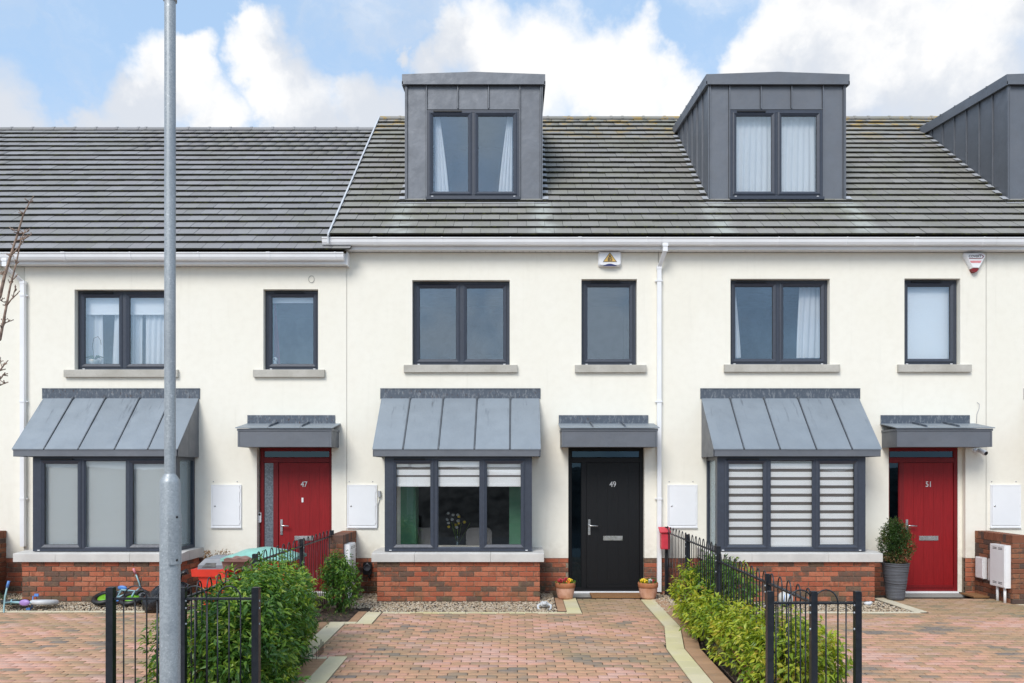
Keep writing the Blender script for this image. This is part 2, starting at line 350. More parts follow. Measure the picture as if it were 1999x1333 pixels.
# ------------------------------------------------------------------ object helpers
ORG = {}
def worg(o): return ORG.get(o.name, Vector((0, 0, 0))) if o else Vector((0, 0, 0))
def link(name, data, parent, wloc, local=False):
    o = bpy.data.objects.new(name, data); COL.objects.link(o)
    if parent: o.parent = parent
    if local: o.location = wloc; ORG[o.name] = worg(parent) + Vector(wloc)
    else: o.location = Vector(wloc) - worg(parent); ORG[o.name] = Vector(wloc)
    return o
def tag(o, label, cat, group=None, kind=None):
    o['label'] = label; o['category'] = cat
    if group: o['group'] = group
    if kind: o['kind'] = kind
    return o
def thing(name, label, cat, loc, group=None):
    o = bpy.data.objects.new(name, None); COL.objects.link(o); o.location = loc; o.empty_display_size = .1
    ORG[o.name] = Vector(loc); return tag(o, label, cat, group)
def holder(name, loc, parent):
    o = link(name, None, parent, loc); o.empty_display_size = .05; return o
class MB:
    def __init__(s): s.v = []; s.f = []; s.m = []; s.sm = []
    def add(s, vs, fs, mi=0, smooth=False):
        b = len(s.v); s.v += [tuple(x) for x in vs]
        for f in fs: s.f.append(tuple(i + b for i in f)); s.m.append(mi); s.sm.append(smooth)
        return s
    def box(s, x0, x1, y0, y1, z0, z1, mi=0, fn=None):
        vs = [(x, y, z) for z in (z0, z1) for y in (y0, y1) for x in (x0, x1)]
        if fn: vs = [fn(*p) for p in vs]
        return s.add(vs, [(0, 2, 3, 1), (4, 5, 7, 6), (0, 1, 5, 4), (2, 6, 7, 3), (0, 4, 6, 2), (1, 3, 7, 5)], mi)
    def quad(s, a, b, c, d, mi=0): return s.add([a, b, c, d], [(0, 1, 2, 3)], mi)
    def poly(s, pts, d, mi=0):
        """prism: polygon pts (3D) extruded by vector d"""
        n = len(pts); d = Vector(d); q = [Vector(p) for p in pts] + [Vector(p) + d for p in pts]
        fs = [tuple(range(n))[::-1], tuple(range(n, 2 * n))] + [(i, (i + 1) % n, n + (i + 1) % n, n + i) for i in range(n)]
        return s.add(q, fs, mi)
    def tube(s, pts, r, seg=8, mi=0, cap=True, closed=False):
        pts = [Vector(p) for p in pts]; n = len(pts)
        rs = r if isinstance(r, (list, tuple)) else [r] * n
        up = Vector((0, 0, 1)); rings = []; prev = None
        for i in range(n):
            if closed: t = pts[(i + 1) % n] - pts[i - 1]
            else: t = (pts[min(i + 1, n - 1)] - pts[max(i - 1, 0)])
            t.normalize()
            if prev is None:
                a = t.cross(up)
                if a.length < 1e-3: a = t.cross(Vector((1, 0, 0)))
            else: a = prev - t * prev.dot(t)
            a.normalize(); prev = a; b = t.cross(a)
            rings.append([pts[i] + (a * math.cos(2 * math.pi * k / seg) + b * math.sin(2 * math.pi * k / seg)) * rs[i] for k in range(seg)])
        vs = [p for rr in rings for p in rr]; fs = []
        m = n if closed else n - 1
        for i in range(m):
            j = (i + 1) % n
            for k in range(seg): fs.append((i * seg + k, i * seg + (k + 1) % seg, j * seg + (k + 1) % seg, j * seg + k))
        s.add(vs, fs, mi, True)
        if cap and not closed: s.add(rings[0], [tuple(range(seg))[::-1]], mi); s.add(rings[-1], [tuple(range(seg))], mi)
        return s
    def lathe(s, prof, c=(0, 0, 0), seg=24, mi=0, smooth=True, axis='z', wob=None):
        vs = []
        for i, (r, z) in enumerate(prof):
            for k in range(seg):
                a = 2 * math.pi * k / seg; zz = z + (wob(i, a) if wob else 0)
                p = (r * math.cos(a), r * math.sin(a), zz)
                if axis == 'y': p = (p[0], p[2], p[1])
                if axis == 'x': p = (p[2], p[0], p[1])
                vs.append((p[0] + c[0], p[1] + c[1], p[2] + c[2]))
        fs = [(i * seg + k, i * seg + (k + 1) % seg, (i + 1) * seg + (k + 1) % seg, (i + 1) * seg + k) for i in range(len(prof) - 1) for k in range(seg)]
        return s.add(vs, fs, mi, smooth)
    def ball(s, c, r, mi=0, n=8):
        rr = r if isinstance(r, (list, tuple)) else (r, r, r)
        vs = []; m = n * 2
        for i in range(n + 1):
            th = math.pi * i / n
            for k in range(m): ph = 2 * math.pi * k / m; vs.append((c[0] + rr[0] * math.sin(th) * math.cos(ph), c[1] + rr[1] * math.sin(th) * math.sin(ph), c[2] + rr[2] * math.cos(th)))
        return s.add(vs, [(i * m + k, (i + 1) * m + k, (i + 1) * m + (k + 1) % m, i * m + (k + 1) % m) for i in range(n) for k in range(m)], mi, True)
    def mesh(s, name, mats, center=True):
        v = np.array(s.v, dtype=float); c = (v.min(0) + v.max(0)) / 2 if center else np.zeros(3)
        me = bpy.data.meshes.new(name); me.from_pydata([tuple(x) for x in (v - c)], [], s.f)
        for m in (mats if isinstance(mats, (list, tuple)) else [mats]): me.materials.append(MATS[m])
        me.polygons.foreach_set('material_index', s.m); me.polygons.foreach_set('use_smooth', s.sm)
        bm = bmesh.new(); bm.from_mesh(me)
        bmesh.ops.remove_doubles(bm, verts=bm.verts, dist=1e-6) if len(s.v) < 40000 and any(s.sm) else None
        bmesh.ops.recalc_face_normals(bm, faces=bm.faces) if not getattr(s, 'raw', False) else None
        bm.to_mesh(me); bm.free(); me.update()
        return me, Vector(c)
    def obj(s, name, mats, parent=None, local=False, kind=None):
        me, c = s.mesh(name, mats); o = link(name, me, parent, c, local)
        if kind: o['kind'] = kind
        return o
def np_mesh(name, V, F, mats, mi=None, smooth=False):
    """V (n,3), F (m,k) fast mesh"""
    me = bpy.data.meshes.new(name); k = F.shape[1]
    me.vertices.add(len(V)); me.vertices.foreach_set('co', V.astype(np.float32).ravel())
    me.loops.add(F.size); me.loops.foreach_set('vertex_index', F.astype(np.int32).ravel())
    me.polygons.add(len(F)); me.polygons.foreach_set('loop_start', np.arange(0, F.size, k, dtype=np.int32))
    me.polygons.foreach_set('loop_total', np.full(len(F), k, dtype=np.int32))
    for m in (mats if isinstance(mats, (list, tuple)) else [mats]): me.materials.append(MATS[m])
    if mi is not None: me.polygons.foreach_set('material_index', mi.astype(np.int32))
    if smooth: me.polygons.foreach_set('use_smooth', np.ones(len(F), dtype=bool))
    me.update(calc_edges=True); return me
def PX(px, y=0.): return (px - CX) * (y - CY) / FP          # world x of a photo column at depth y
def PZ(py, y=0.): return CZ + (HY - py) * (y - CY) / FP
SL = .02
def gz(y): return SL * min(0., max(y, -6.25))               # the front gardens fall gently towards the street
def G(px, py):
    Z = FP * (CZ + SL * 12.5) / ((py - HY) + FP * SL); return (px - CX) * Z / FP, Z - 12.5
def inview(X, Y, Z, m=15):
    d = Y - CY
    if d < .3: return False
    px = CX + X * FP / d; py = HY - (Z - CZ) * FP / d
    return -m < px < 1999 + m and -m < py < 1333 + m
def text_obj(txt, size, mat, loc, parent, name, ext=.002, sx=1., font_off=0., local=False):
    cu = bpy.data.curves.new(name, 'FONT'); cu.body = txt; cu.size = size; cu.extrude = ext; cu.align_x = 'CENTER'; cu.align_y = 'CENTER'; cu.offset = font_off
    t = bpy.data.objects.new('tmp_text', cu); COL.objects.link(t)
    bpy.context.view_layer.update()
    me = bpy.data.meshes.new_from_object(t.evaluated_get(bpy.context.evaluated_depsgraph_get())); bpy.data.objects.remove(t)
    me.transform(Matrix.Rotation(R(90), 4, 'X') @ Matrix.Diagonal((sx, 1, 1, 1))); me.materials.clear(); me.materials.append(MATS[mat])
    me.name = name
    return link(name, me, parent, loc, local)

# ------------------------------------------------------------------ setting: ground, street
mb = MB(); mb.quad((-400, -400, -.75), (400, -400, -.75), (400, 400, -.75), (-400, 400, -.75)); o = mb.obj('ground', 'rough_grass'); o['kind'] = 'structure'
mb = MB(); mb.box(-60, 60, -8.3, -6.26, -.3, -.128); o = mb.obj('footpath', 'concrete'); o['kind'] = 'structure'
mb = MB()
for i in range(66): mb.box(-30 + i * .92, -30 + i * .92 + .912, -8.43, -8.305, -.4, -.126)
o = mb.obj('kerb', 'concrete'); o['kind'] = 'structure'
mb = MB(); mb.box(-60, 60, -15, -8.435, -.5, -.245); o = mb.obj('road', 'asphalt'); o['kind'] = 'structure'
def hill():
    xs = np.linspace(-60, 60, 121); ys = np.linspace(-30, -15.0, 31); V = []; F = []
    for y in ys:
        for x in xs:
            t = min(1, max(0, (-15.0 - y) / 6)); V.append((x, y, -.3 + 2.1 * (t * t * (3 - 2 * t)) + .35 * t * math.sin(x * .9 + y) * math.sin(x * .37) + .1 * t * random.random()))
    n = len(xs)
    for j in range(30):
        for i in range(n - 1): F.append((j * n + i, j * n + i + 1, (j + 1) * n + i + 1, (j + 1) * n + i))
    me = np_mesh('hill', np.array(V), np.array(F), 'earth_bank', smooth=True); o = link('hill', me, None, (0, 0, 0)); o['kind'] = 'structure'
hill()

# ------------------------------------------------------------------ window builder
def ring(mb, fn, u0, u1, z0, z1, t, wf, wi, wb, mi=0):
    """mitred frame ring: outer rect u0..u1,z0..z1, thickness t, front outer depth wf, front inner depth wi, back depth wb"""
    O = [(u0, z0), (u1, z0), (u1, z1), (u0, z1)]; I = [(u0 + t, z0 + t), (u1 - t, z0 + t), (u1 - t, z1 - t), (u0 + t, z1 - t)]
    vs = []
    for a, d in ((O, wb), (O, wf), (I, wi), (I, wb)):
        vs += [fn(p[0], d, p[1]) for p in a]
    fs = []
    for L in range(3):
        for k in range(4): fs.append((L * 4 + k, L * 4 + (k + 1) % 4, (L + 1) * 4 + (k + 1) % 4, (L + 1) * 4 + k))
    for k in range(4): fs.append((12 + k, 12 + (k + 1) % 4, (k + 1) % 4, k))
    mb.add(vs, fs, mi)
def window(parent, fn, u0, u1, z0, z1, lights, glass='window_glass', name='window', sub=False, ft=.045, fr='anthracite_frame', vent=True, st=.062, fd=.07, caps=True):
    """fn maps (u, w, z) to the world, w = depth inward from the frame's face. lights = [(ua, ub, opening?)]"""
    mb = MB(); ring(mb, fn, u0, u1, z0, z1, ft, 0, 0, fd)
    edges = [l for l in lights]
    if lights[0][0] > u0 + ft + .008: mb.box(u0 + ft - .002, lights[0][0], .001, fd - .002, z0 + ft - .004, z1 - ft + .004, fn=fn)
    if lights[-1][1] < u1 - ft - .008: mb.box(lights[-1][1], u1 - ft + .002, .001, fd - .002, z0 + ft - .004, z1 - ft + .004, fn=fn)
    for a, b in zip(edges[:-1], edges[1:]): mb.box(a[1], b[0], 0.0, fd - .002, z0 + ft - .004, z1 - ft + .004, fn=fn)
    fo = mb.obj(name, fr, parent); host = parent if sub else fo
    for i, (a, b, op) in enumerate(lights):
        zz0, zz1 = z0 + ft, z1 - ft
        if op:
            m = MB(); ring(m, fn, a - .008, b + .008, zz0 - .010, zz1 + .008, .022, -.006, -.016, .03); ring(m, fn, a + .012, b - .012, zz0 + .010, zz1 - .012, st - .02, -.016, .006, .032)
            m.obj('sash', fr, host)
            m = MB(); ring(m, fn, a + st - .012, b - st + .012, zz0 + st - .014, zz1 - st + .012, .007, .004, .012, .03); m.obj('glazing_seal', 'black_seal', host)
            pa, pb, p0, p1 = a + st - .006, b - st + .006, zz0 + st - .008, zz1 - st + .006
        else:
            m = MB(); ring(m, fn, a, b, zz0, zz1, .016, .006, .018, .03); m.obj('bead', fr, host)
            pa, pb, p0, p1 = a + .012, b - .012, zz0 + .012, zz1 - .012
        m = MB(); m.box(pa, pb, .020, .026, p0, p1, fn=fn); m.obj('pane', glass, host)
        if vent and i == 0:
            m = MB(); uc = (a + b) / 2 - .02; m.box(uc - .27 if b - a > .6 else uc - .23, uc + .21, -.028, -.004, z1 - ft + .004, z1 - ft + .024, fn=fn); m.obj('vent', 'black_seal', host)
    if caps:
        m = MB()
        for u in (u0 + .07, u1 - .10): m.box(u, u + .035, -.004, .0, z0 + .012, z0 + .022, fn=fn)
        m.obj('drain_cap', 'white_plastic', host)
    return fo
def front(yf):
    return lambda u, w_, z: (u, yf + w_, z)

# ------------------------------------------------------------------ facade wall with holes
def facade(x0, x1, z0, z1, holes, parent, mat='cream_render', name='wall', dep=.28):
    xs = sorted({x0, x1} | {h[0] for h in holes} | {h[1] for h in holes}); zs = sorted({z0, z1} | {h[2] for h in holes} | {h[3] for h in holes})
    xs = [x for x in xs if x0 - 1e-6 <= x <= x1 + 1e-6]; zs = [z for z in zs if z0 - 1e-6 <= z <= z1 + 1e-6]
    mb = MB(); mb.raw = False
    inh = lambda x, z: any(h[0] < x < h[1] and h[2] < z < h[3] for h in holes)
    for a, b in zip(xs[:-1], xs[1:]):
        for c, d in zip(zs[:-1], zs[1:]):
            if inh((a + b) / 2, (c + d) / 2): continue
            mb.quad((a, 0, c), (b, 0, c), (b, 0, d), (a, 0, d)); mb.quad((a, dep, c), (a, dep, d), (b, dep, d), (b, dep, c))
    for h in holes:
        a, b, c, d = h[0], h[1], max(h[2], z0), min(h[3], z1)
        mb.quad((a, 0, c), (a, dep, c), (a, dep, d), (a, 0, d)); mb.quad((b, 0, c), (b, 0, d), (b, dep, d), (b, dep, c))
        mb.quad((a, 0, d), (a, dep, d), (b, dep, d), (b, 0, d))
        if h[2] > z0: mb.quad((a, 0, c), (b, 0, c), (b, dep, c), (a, dep, c))
    mb.quad((x0, 0, z1), (x1, 0, z1), (x1, dep, z1), (x0, dep, z1))
    bm_fix = mb.obj(name, mat, parent); return bm_fix

# ------------------------------------------------------------------ bricks
BRK = {}
def brick_mesh(l, mat, h=.065, d=.05):
    k = (round(l, 3), mat, h)
    if k not in BRK:
        mb = MB(); c = .005; L = l / 2; H = h / 2
        o = [(-L, 0.004, -H), (L, .004, -H), (L, .004, H), (-L, .004, H)]; i = [(-L + c, 0, -H + c), (L - c, 0, -H + c), (L - c, 0, H - c), (-L + c, 0, H - c)]
        b = [(-L, d, -H), (L, d, -H), (L, d, H), (-L, d, H)]
        mb.add(b + o + i, [(8, 9, 10, 11)] + [(4 + k_, 4 + (k_ + 1) % 4, 8 + (k_ + 1) % 4, 8 + k_) for k_ in range(4)] + [(k_, (k_ + 1) % 4, 4 + (k_ + 1) % 4, 4 + k_) for k_ in range(4)] + [(3, 2, 1, 0)])
        BRK[k] = mb.mesh('brick', mat, center=False)[0]
    return BRK[k]
def brick_face(parent, o, ux, length, z0, ncourse, mat='red_brick', phase=0, mortar=None):
    """bricks on the plane through o running along unit vector ux; outward normal is ux rotated -90 deg about z"""
    ux = Vector(ux); ang = math.atan2(ux.y, ux.x); o = Vector(o)
    for c in range(ncourse):
        z = z0 + c * .075 + .0375; u = 0.; first = ((c + phase) % 2 == 1)
        while u < length - .012:
            l = .1025 if (first and u == 0.) else .215
            l = min(l, length - u)
            if l > .03:
                p = o + ux * (u + l / 2); b = link('brick', brick_mesh(l, mat), parent, (p.x, p.y, z))
                b.rotation_euler = (0, 0, ang)
                n = Vector((ux.y, -ux.x, 0)); b.location = b.location + n * random.uniform(-.0015, .002)
            u += l + .01

# ------------------------------------------------------------------ roofs
PITCH = R(40.7); SP, CP = math.sin(PITCH), math.cos(PITCH)
YE = -.27; GA, TW = .267, .29; NC = 22
def tile_mesh(wd, mat):
    k = (round(wd, 3), mat, 'tile')
    if k not in BRK:
        mb = MB(); W = wd / 2 - .0022; T = .022; L = .30
        v = [(-W, 0, 0), (W, 0, 0), (W, L, 0), (-W, L, 0), (-W, .003, T), (W, .003, T), (W, L, T), (-W, L, T)]
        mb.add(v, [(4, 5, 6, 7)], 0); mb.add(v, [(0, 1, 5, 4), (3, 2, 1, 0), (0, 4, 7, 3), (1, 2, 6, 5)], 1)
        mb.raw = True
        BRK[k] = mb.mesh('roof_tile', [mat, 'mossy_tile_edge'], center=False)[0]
    return BRK[k]
def roof(house, xa, xb, ze, mat, dorm, cuta=False):
    """front slope from the eave (YE, ze) up; tiles laid in half bond"""
    yr = YE + (NC * GA) * CP; zr = ze + NC * GA * SP
    th = .05
    mb = MB(); e = .012
    pts = [(xa, YE + .04, ze + .0), (xa, yr, zr - .03), (xa, 2 * yr - YE, ze), (xa, 2 * yr - YE, ze - .2), (xa, YE + .04, ze - .12)]
    mb.poly(pts, (xb - xa, 0, 0)); rf = mb.obj('roof', 'joint_sand', house)
    rot = Euler((PITCH - .132, 0, 0)); cand = []
    for i in range(NC):
        s = i * GA - .02; y = YE + s * CP; z = ze + s * SP
        y -= SP * .029; z += CP * .029
        x = math.floor(xa / TW) * TW - (TW / 2 if i % 2 else 0)
        while x < xb + TW:
            a, b = (max(x, xa) if cuta else x), x + TW
            if b - a > .03 and (cuta or x + TW / 2 >= xa) and x + TW / 2 < xb:
                xc = (a + b) / 2
                if not any(d0 + .12 < a and b < d1 - .12 and y > .78 and y < 3.1 for d0, d1 in dorm):
                    cand.append((y - CY + (0 if inview(xc, y, z, 5) else 100), xc, y, z, b - a))
            x += TW
    cand.sort()
    for (k, xc, y, z, wd) in cand[:300]:
        o = link('roof_tile', tile_mesh(wd, mat), rf, (xc, y + random.uniform(-.002, .002), z + random.uniform(-.0015, .002))); o.rotation_euler = (PITCH - .132 + random.uniform(-.006, .006), random.uniform(-.003, .003), random.uniform(-.004, .004))
    rest = cand[300:]; V = []; F = []; MI = []
    M = np.array(rot.to_matrix())
    base = np.array([(-.5, 0, 0), (.5, 0, 0), (.5, .30, 0), (-.5, .30, 0), (-.5, .003, .022), (.5, .003, .022), (.5, .30, .022), (-.5, .30, .022)])
    fb = np.array([(4, 5, 6, 7), (0, 1, 5, 4), (3, 2, 1, 0), (0, 4, 7, 3), (1, 2, 6, 5)])
    for q, (k, xc, y, z, wd) in enumerate(rest):
        b = base.copy(); b[:, 0] *= wd - .0044; b = b @ M.T + np.array((xc, y + random.uniform(-.002, .002), z + random.uniform(-.0015, .002)))
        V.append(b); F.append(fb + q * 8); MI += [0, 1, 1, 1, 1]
    if rest:
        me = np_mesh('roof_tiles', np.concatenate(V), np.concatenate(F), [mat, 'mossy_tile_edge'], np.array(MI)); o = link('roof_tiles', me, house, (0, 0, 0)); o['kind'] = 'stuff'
    # ridge
    x = xa
    while x < xb - .02:
        b = min(x + .45, xb); m = MB(); n = 8
        for (x0, x1, r) in ((x, b - .04, .085), (b - .045, b, .094)):
            prof = [(0, r * -math.cos(math.pi * k / n) * 1.0, r * math.sin(math.pi * k / n)) for k in range(n + 1)]
            vs = [(x0, yr + p[1], zr - .02 + p[2]) for p in prof] + [(x1, yr + p[1], zr - .02 + p[2]) for p in prof]
            m.add(vs, [(k, k + 1, n + 2 + k, n + 1 + k) for k in range(n)] + [tuple(range(n + 1)), tuple(range(n + 1, 2 * n + 2))], 0, False)
        m.obj('ridge_tile', mat, house); x += .45
    return rf, yr, zr

# ------------------------------------------------------------------ eaves
def eaves(house, xa, xb, zs, ze, endcap_l=False, endcap_r=False):
    """soffit at zs, boxed fascia, gutter under the tile edge at ze"""
    yf = -.17
    m = MB(); m.box(xa, xb, yf, yf + .02, zs, ze + .0); m.obj('fascia', 'white_plastic', house)
    x = xa; so = MB()
    while x < xb - .01:
        b = min(x + .10, xb); so.box(x + .003, b - .002, yf + .018, .0, zs + .006, zs + .016); x += .10
    so.box(xa, xb, yf + .018, 0, zs + .018, zs + .03, 0); so.obj('soffit', 'white_plastic', house)
    if endcap_r:
        m = MB(); m.box(xb, xb + .02, yf - .004, .0, zs - .012, ze + .03); m.obj('fascia_end', 'white_plastic', house)
    if endcap_l:
        m = MB(); m.box(xa - .02, xa, yf - .004, .1, zs - .0, ze + .02); m.obj('fascia_end', 'white_plastic', house)
    # ogee gutter: profile in y,z swept along x
    g = [(yf, 0.0), (yf, -.085), (yf - .045, -.115), (yf - .085, -.105), (yf - .105, -.07), (yf - .112, -.03), (yf - .125, -.012), (yf - .125, 0), (yf - .105, -.004), (yf - .095, -.06), (yf - .05, -.095), (yf - .012, -.08), (yf - .008, 0)]
    gx0, gx1 = xa - (.05 if endcap_l else 0), xb + (-.02 if endcap_r else 0)
    n = len(g); zt = ze - .012
    m = MB(); m.add([(gx0, p[0], zt + p[1]) for p in g] + [(gx1, p[0], zt + p[1]) for p in g], [(i, (i + 1) % n, n + (i + 1) % n, n + i) for i in range(n)])
    for x in (gx0, gx1 - .004): m.poly([(x, p[0], zt + p[1]) for p in g[:8]], (.004, 0, 0))
    gu = m.obj('gutter', 'white_plastic', house)
    x = xa + .75
    while x < xb - .1:
        m = MB(); k = 1.09
        pp = [(yf - .002, .002), (yf - .002, -.088), (yf - .047, -.121), (yf - .090, -.110), (yf - .111, -.072), (yf - .118, -.030), (yf - .131, -.012), (yf - .131, .004)]
        wd = .02 if int((x - xa) / 1.07) % 3 else .06
        m.poly([(x, p[0], zt + p[1]) for p in pp], (wd, 0, 0)); m.obj('gutter_bracket', 'white_plastic', gu); x += 1.07
def downpipe(house, x, ztop, zbot, dxo, zs):
    """square downpipe: outlet from the gutter, swan neck, then straight down"""
    s = .033; d = MB()
    def sq(a, b, r=s, mi=0):
        a = Vector(a); b = Vector(b); m_ = [(-r, -r), (r, -r), (r, r), (-r, r)]
        vs = [(a.x + p[0], a.y + p[1], a.z) for p in m_] + [(b.x + p[0], b.y + p[1], b.z) for p in m_]
        d.add(vs, [(0, 1, 2, 3), (4, 7, 6, 5)] + [(k, 4 + k, 4 + (k + 1) % 4, (k + 1) % 4) for k in range(4)], mi)
    xo = x + dxo; yo = -.235
    sq((xo, yo, ztop), (xo, yo, ztop - .13), .036); sq((xo, yo, ztop - .02), (xo, yo, ztop - .05), .044)
    sq((xo, yo, ztop - .12), (x, -.05, ztop - .33), .032); sq((x, -.05, ztop - .33), (x, -.05, zbot), .0325)
    sq((x, -.05, ztop - .36), (x, -.05, ztop - .31), .038)
    o = d.obj('downpipe', 'white_plastic', house)
    for z in (ztop - .55, 3.05 if ztop > 4 else 1.5, 1.50):
        m = MB(); m.box(x - .06, x + .06, -.045, -.01, z, z + .022); m.box(x - .037, x + .037, -.09, -.01, z - .005, z + .027); m.obj('pipe_clip', 'white_plastic', o)

# ------------------------------------------------------------------ dormer
def dormer(house, x0, x1, ze):
    yf = .76; zb = ze + (yf - YE) * math.tan(PITCH) - .0; zt = PZ(168, yf); zcap = PZ(151, yf)
    D0 = holder('dormer', ((x0 + x1) / 2, yf, zb), house)
    wx0, wx1 = x0 + .375, x1 - .395; wz0, wz1 = PZ(386, yf), PZ(216, yf)
    yroof = lambda y: ze + (y - YE) * math.tan(PITCH)
    # core with window opening
    m = MB()
    for (a, b, c, d_) in ((x0 + .02, wx0, zb - .02, zt), (wx1, x1 - .02, zb - .02, zt), (wx0, wx1, wz1, zt), (wx0, wx1, zb - .02, wz0)): m.box(a, b, yf + .012, yf + .16, c, d_)
    m.obj('front_core', 'painted_seam_shadow', D0)
    # cladding panels on the front
    P = [(x0, x0 + .03), ]
    cols = [x0 + .03, wx0 - .012, (2 * wx0 + wx1) / 3, (wx0 + 2 * wx1) / 3, wx1 + .012, x1 - .03]
    for i, (a, b) in enumerate(zip(cols[:-1], cols[1:])):
        z0_ = wz1 + .035 if 0 < i < 4 else zb + .03
        m = MB(); m.box(a + .015, b - .015, yf, yf + .011, z0_, zt); m.obj('cladding_panel', 'zinc', D0)
    m = MB(); m.box(wx0 - .005, wx1 + .005, yf + .0, yf + .011, zb + .03, wz0 - .03); m.obj('cladding_panel', 'zinc', D0)
    for i, x in enumerate(cols + [x0 + .006, x1 - .006]):
        z0_ = wz1 + .03 if i in (2, 3) else zb + .03
        m = MB(); m.box(x - .008, x + .008, yf - .030, yf + .012, z0_, zt); m.obj('seam', 'zinc', D0)
    m = MB(); m.box(wx0 - .012, wx1 + .012, yf - .012, yf + .02, wz1 + .018, wz1 + .032); m.obj('window_head_trim', 'zinc', D0)
    # cheeks
    rise = .13                                       # the dormer roof climbs gently towards the ridge
    yend = yf
    while zt + (yend - yf) * rise > yroof(yend): yend += .01
    for sx, xx in ((-1, x0), (1, x1)):
        m = MB(); m.poly([(xx - sx * .02, yf + .015, zb - .05), (xx - sx * .02, yend, yroof(yend) - .02), (xx - sx * .02, yf + .015, zt)], (-sx * .1, 0, 0)); m.obj('cheek_core', 'painted_seam_shadow', D0)
        y = yf; k = 0
        while y < yend - .05:
            y2 = min(y + .40, yend)
            pts = [(xx - sx * .012, y + .013, yroof(y) - .02), (xx - sx * .012, y2 - .013, yroof(y2) - .02), (xx - sx * .012, y2 - .013, zt + (y2 - yf) * rise), (xx - sx * .012, y + .013, zt + (y - yf) * rise)]
            m = MB(); m.poly(pts, (-sx * .007, 0, 0)); m.obj('cladding_panel', 'zinc', D0)
            if k: m = MB(); m.poly([(xx + sx * .014, y - .006, yroof(y)), (xx + sx * .014, y + .006, yroof(y)), (xx + sx * .014, y + .006, zt + (y - yf) * rise), (xx + sx * .014, y - .006, zt + (y - yf) * rise)], (-sx * .03, 0, 0)); m.obj('seam', 'zinc', D0)
            y = y2; k += 1
        # stepped lead soakers beside the cheek
        s = 0.; m = MB()
        for i in range(NC):
            s = i * GA; y = YE + s * CP
            if yf - .05 < y < yend - .1: m.add([(xx + sx * a, y + b * CP - SP * .062, yroof(y) + b * SP + CP * (.062 - b * .10)) for a, b in ((.0, .0), (.10, .0), (.10, .15), (.0, .15))], [(0, 1, 2, 3)])
        m.obj('lead_soaker', 'grey_trim', D0)
    # roof cap: shallow pitched lid with deep front edge
    xm = (x0 + x1) / 2; o = .045; ycap = yf - .07
    f0 = [(x0 - o, zt - .0), (x1 + o, zt - .0), (x1 + o, zcap + .02), (xm, zcap + .062), (x0 - o, zcap + .02)]
    yb = yend + .45
    m = MB(); n = 5
    vs = [(p[0], ycap, p[1]) for p in f0] + [(p[0], yb, p[1] + (yb - yf) * rise) for p in f0]
    m.add(vs, [(0, 1, 2, 3, 4), (9, 8, 7, 6, 5)] + [(i, (i + 1) % n, n + (i + 1) % n, n + i) for i in range(n)]); m.obj('roof_cap', 'zinc', D0)
    for sx, xx in ((-1, x0), (1, x1)):
        m = MB(); a = xx + sx * (o + .004)
        m.poly([(a, ycap, zt - .012), (a, yb, zt - .012 + (yb - yf) * rise), (a, yb, zt + .05 + (yb - yf) * rise), (a, ycap, zt + .05)], (-sx * .02, 0, 0)); m.obj('cap_edge', 'zinc', D0)
        k = 0
        for y in np.arange(yf + .5, yend, .5): m = MB(); m.poly([(xx + sx * (o + .01), y, zcap + .0 + (y - yf) * rise), (xx + sx * (o + .01), y + .015, zcap + (y - yf) * rise), (xm, y + .015, zcap + .085 + (y - yf) * rise), (xm, y, zcap + .085 + (y - yf) * rise)], (0, 0, .035)); m.obj('seam', 'zinc', D0)
    # apron, and a black strip painting the shade in the gap below
    m = MB(); m.box(x0 + .09, x1 - .09, yf - .002, yf + .1, zb - .06, zb + .028); m.obj('gap_shadow_strip', 'black_seal', D0)
    m = MB(); m.poly([(x0 - .08, yf + .03, zb + .01), (x0 - .08, yf - .13, zb - .055 - .0), (x0 - .08, yf - .13, zb - .065)], (x1 - x0 + .16, 0, 0)); m.obj('lead_apron', 'grey_trim', D0)
    mid = (wx0 + wx1) / 2 - .0
    window(D0, front(yf - .03), wx0, wx1, wz0, wz1, [(wx0 + .045, mid - .03, True), (mid + .03, wx1 - .045, True)], name='window_frame', sub=True)
    m = MB(); m.box(wx0 - .015, wx1 + .015, yf - .075, yf + .0, wz0 - .045, wz0 - .004); m.obj('window_sill', 'anthracite_frame', D0)
    # little room behind
    m = MB(); a, b = wx0 - .25, wx1 + .25
    m.quad((a, yf + 2.3, wz0 - .5), (b, yf + 2.3, wz0 - .5), (b, yf + 2.3, wz1 + .25), (a, yf + 2.3, wz1 + .25)); m.quad((a, yf + .16, wz0 - .5), (a, yf + 2.3, wz0 - .5), (a, yf + 2.3, wz1 + .25), (a, yf + .16, wz1 + .25))
    m.quad((b, yf + .16, wz0 - .5), (b, yf + .16, wz1 + .25), (b, yf + 2.3, wz1 + .25), (b, yf + 2.3, wz0 - .5)); m.quad((a, yf + .16, wz1 + .25), (b, yf + .16, wz1 + .25), (b, yf + 2.3, wz1 + .25), (a, yf + 2.3, wz1 + .25)); m.quad((a, yf + .16, wz0 - .4), (b, yf + .16, wz0 - .4), (b, yf + 2.3, wz0 - .4), (a, yf + 2.3, wz0 - .4))
    m.obj('room_lining', 'interior_wall', D0)
    return wx0, wx1, wz0, wz1, yf

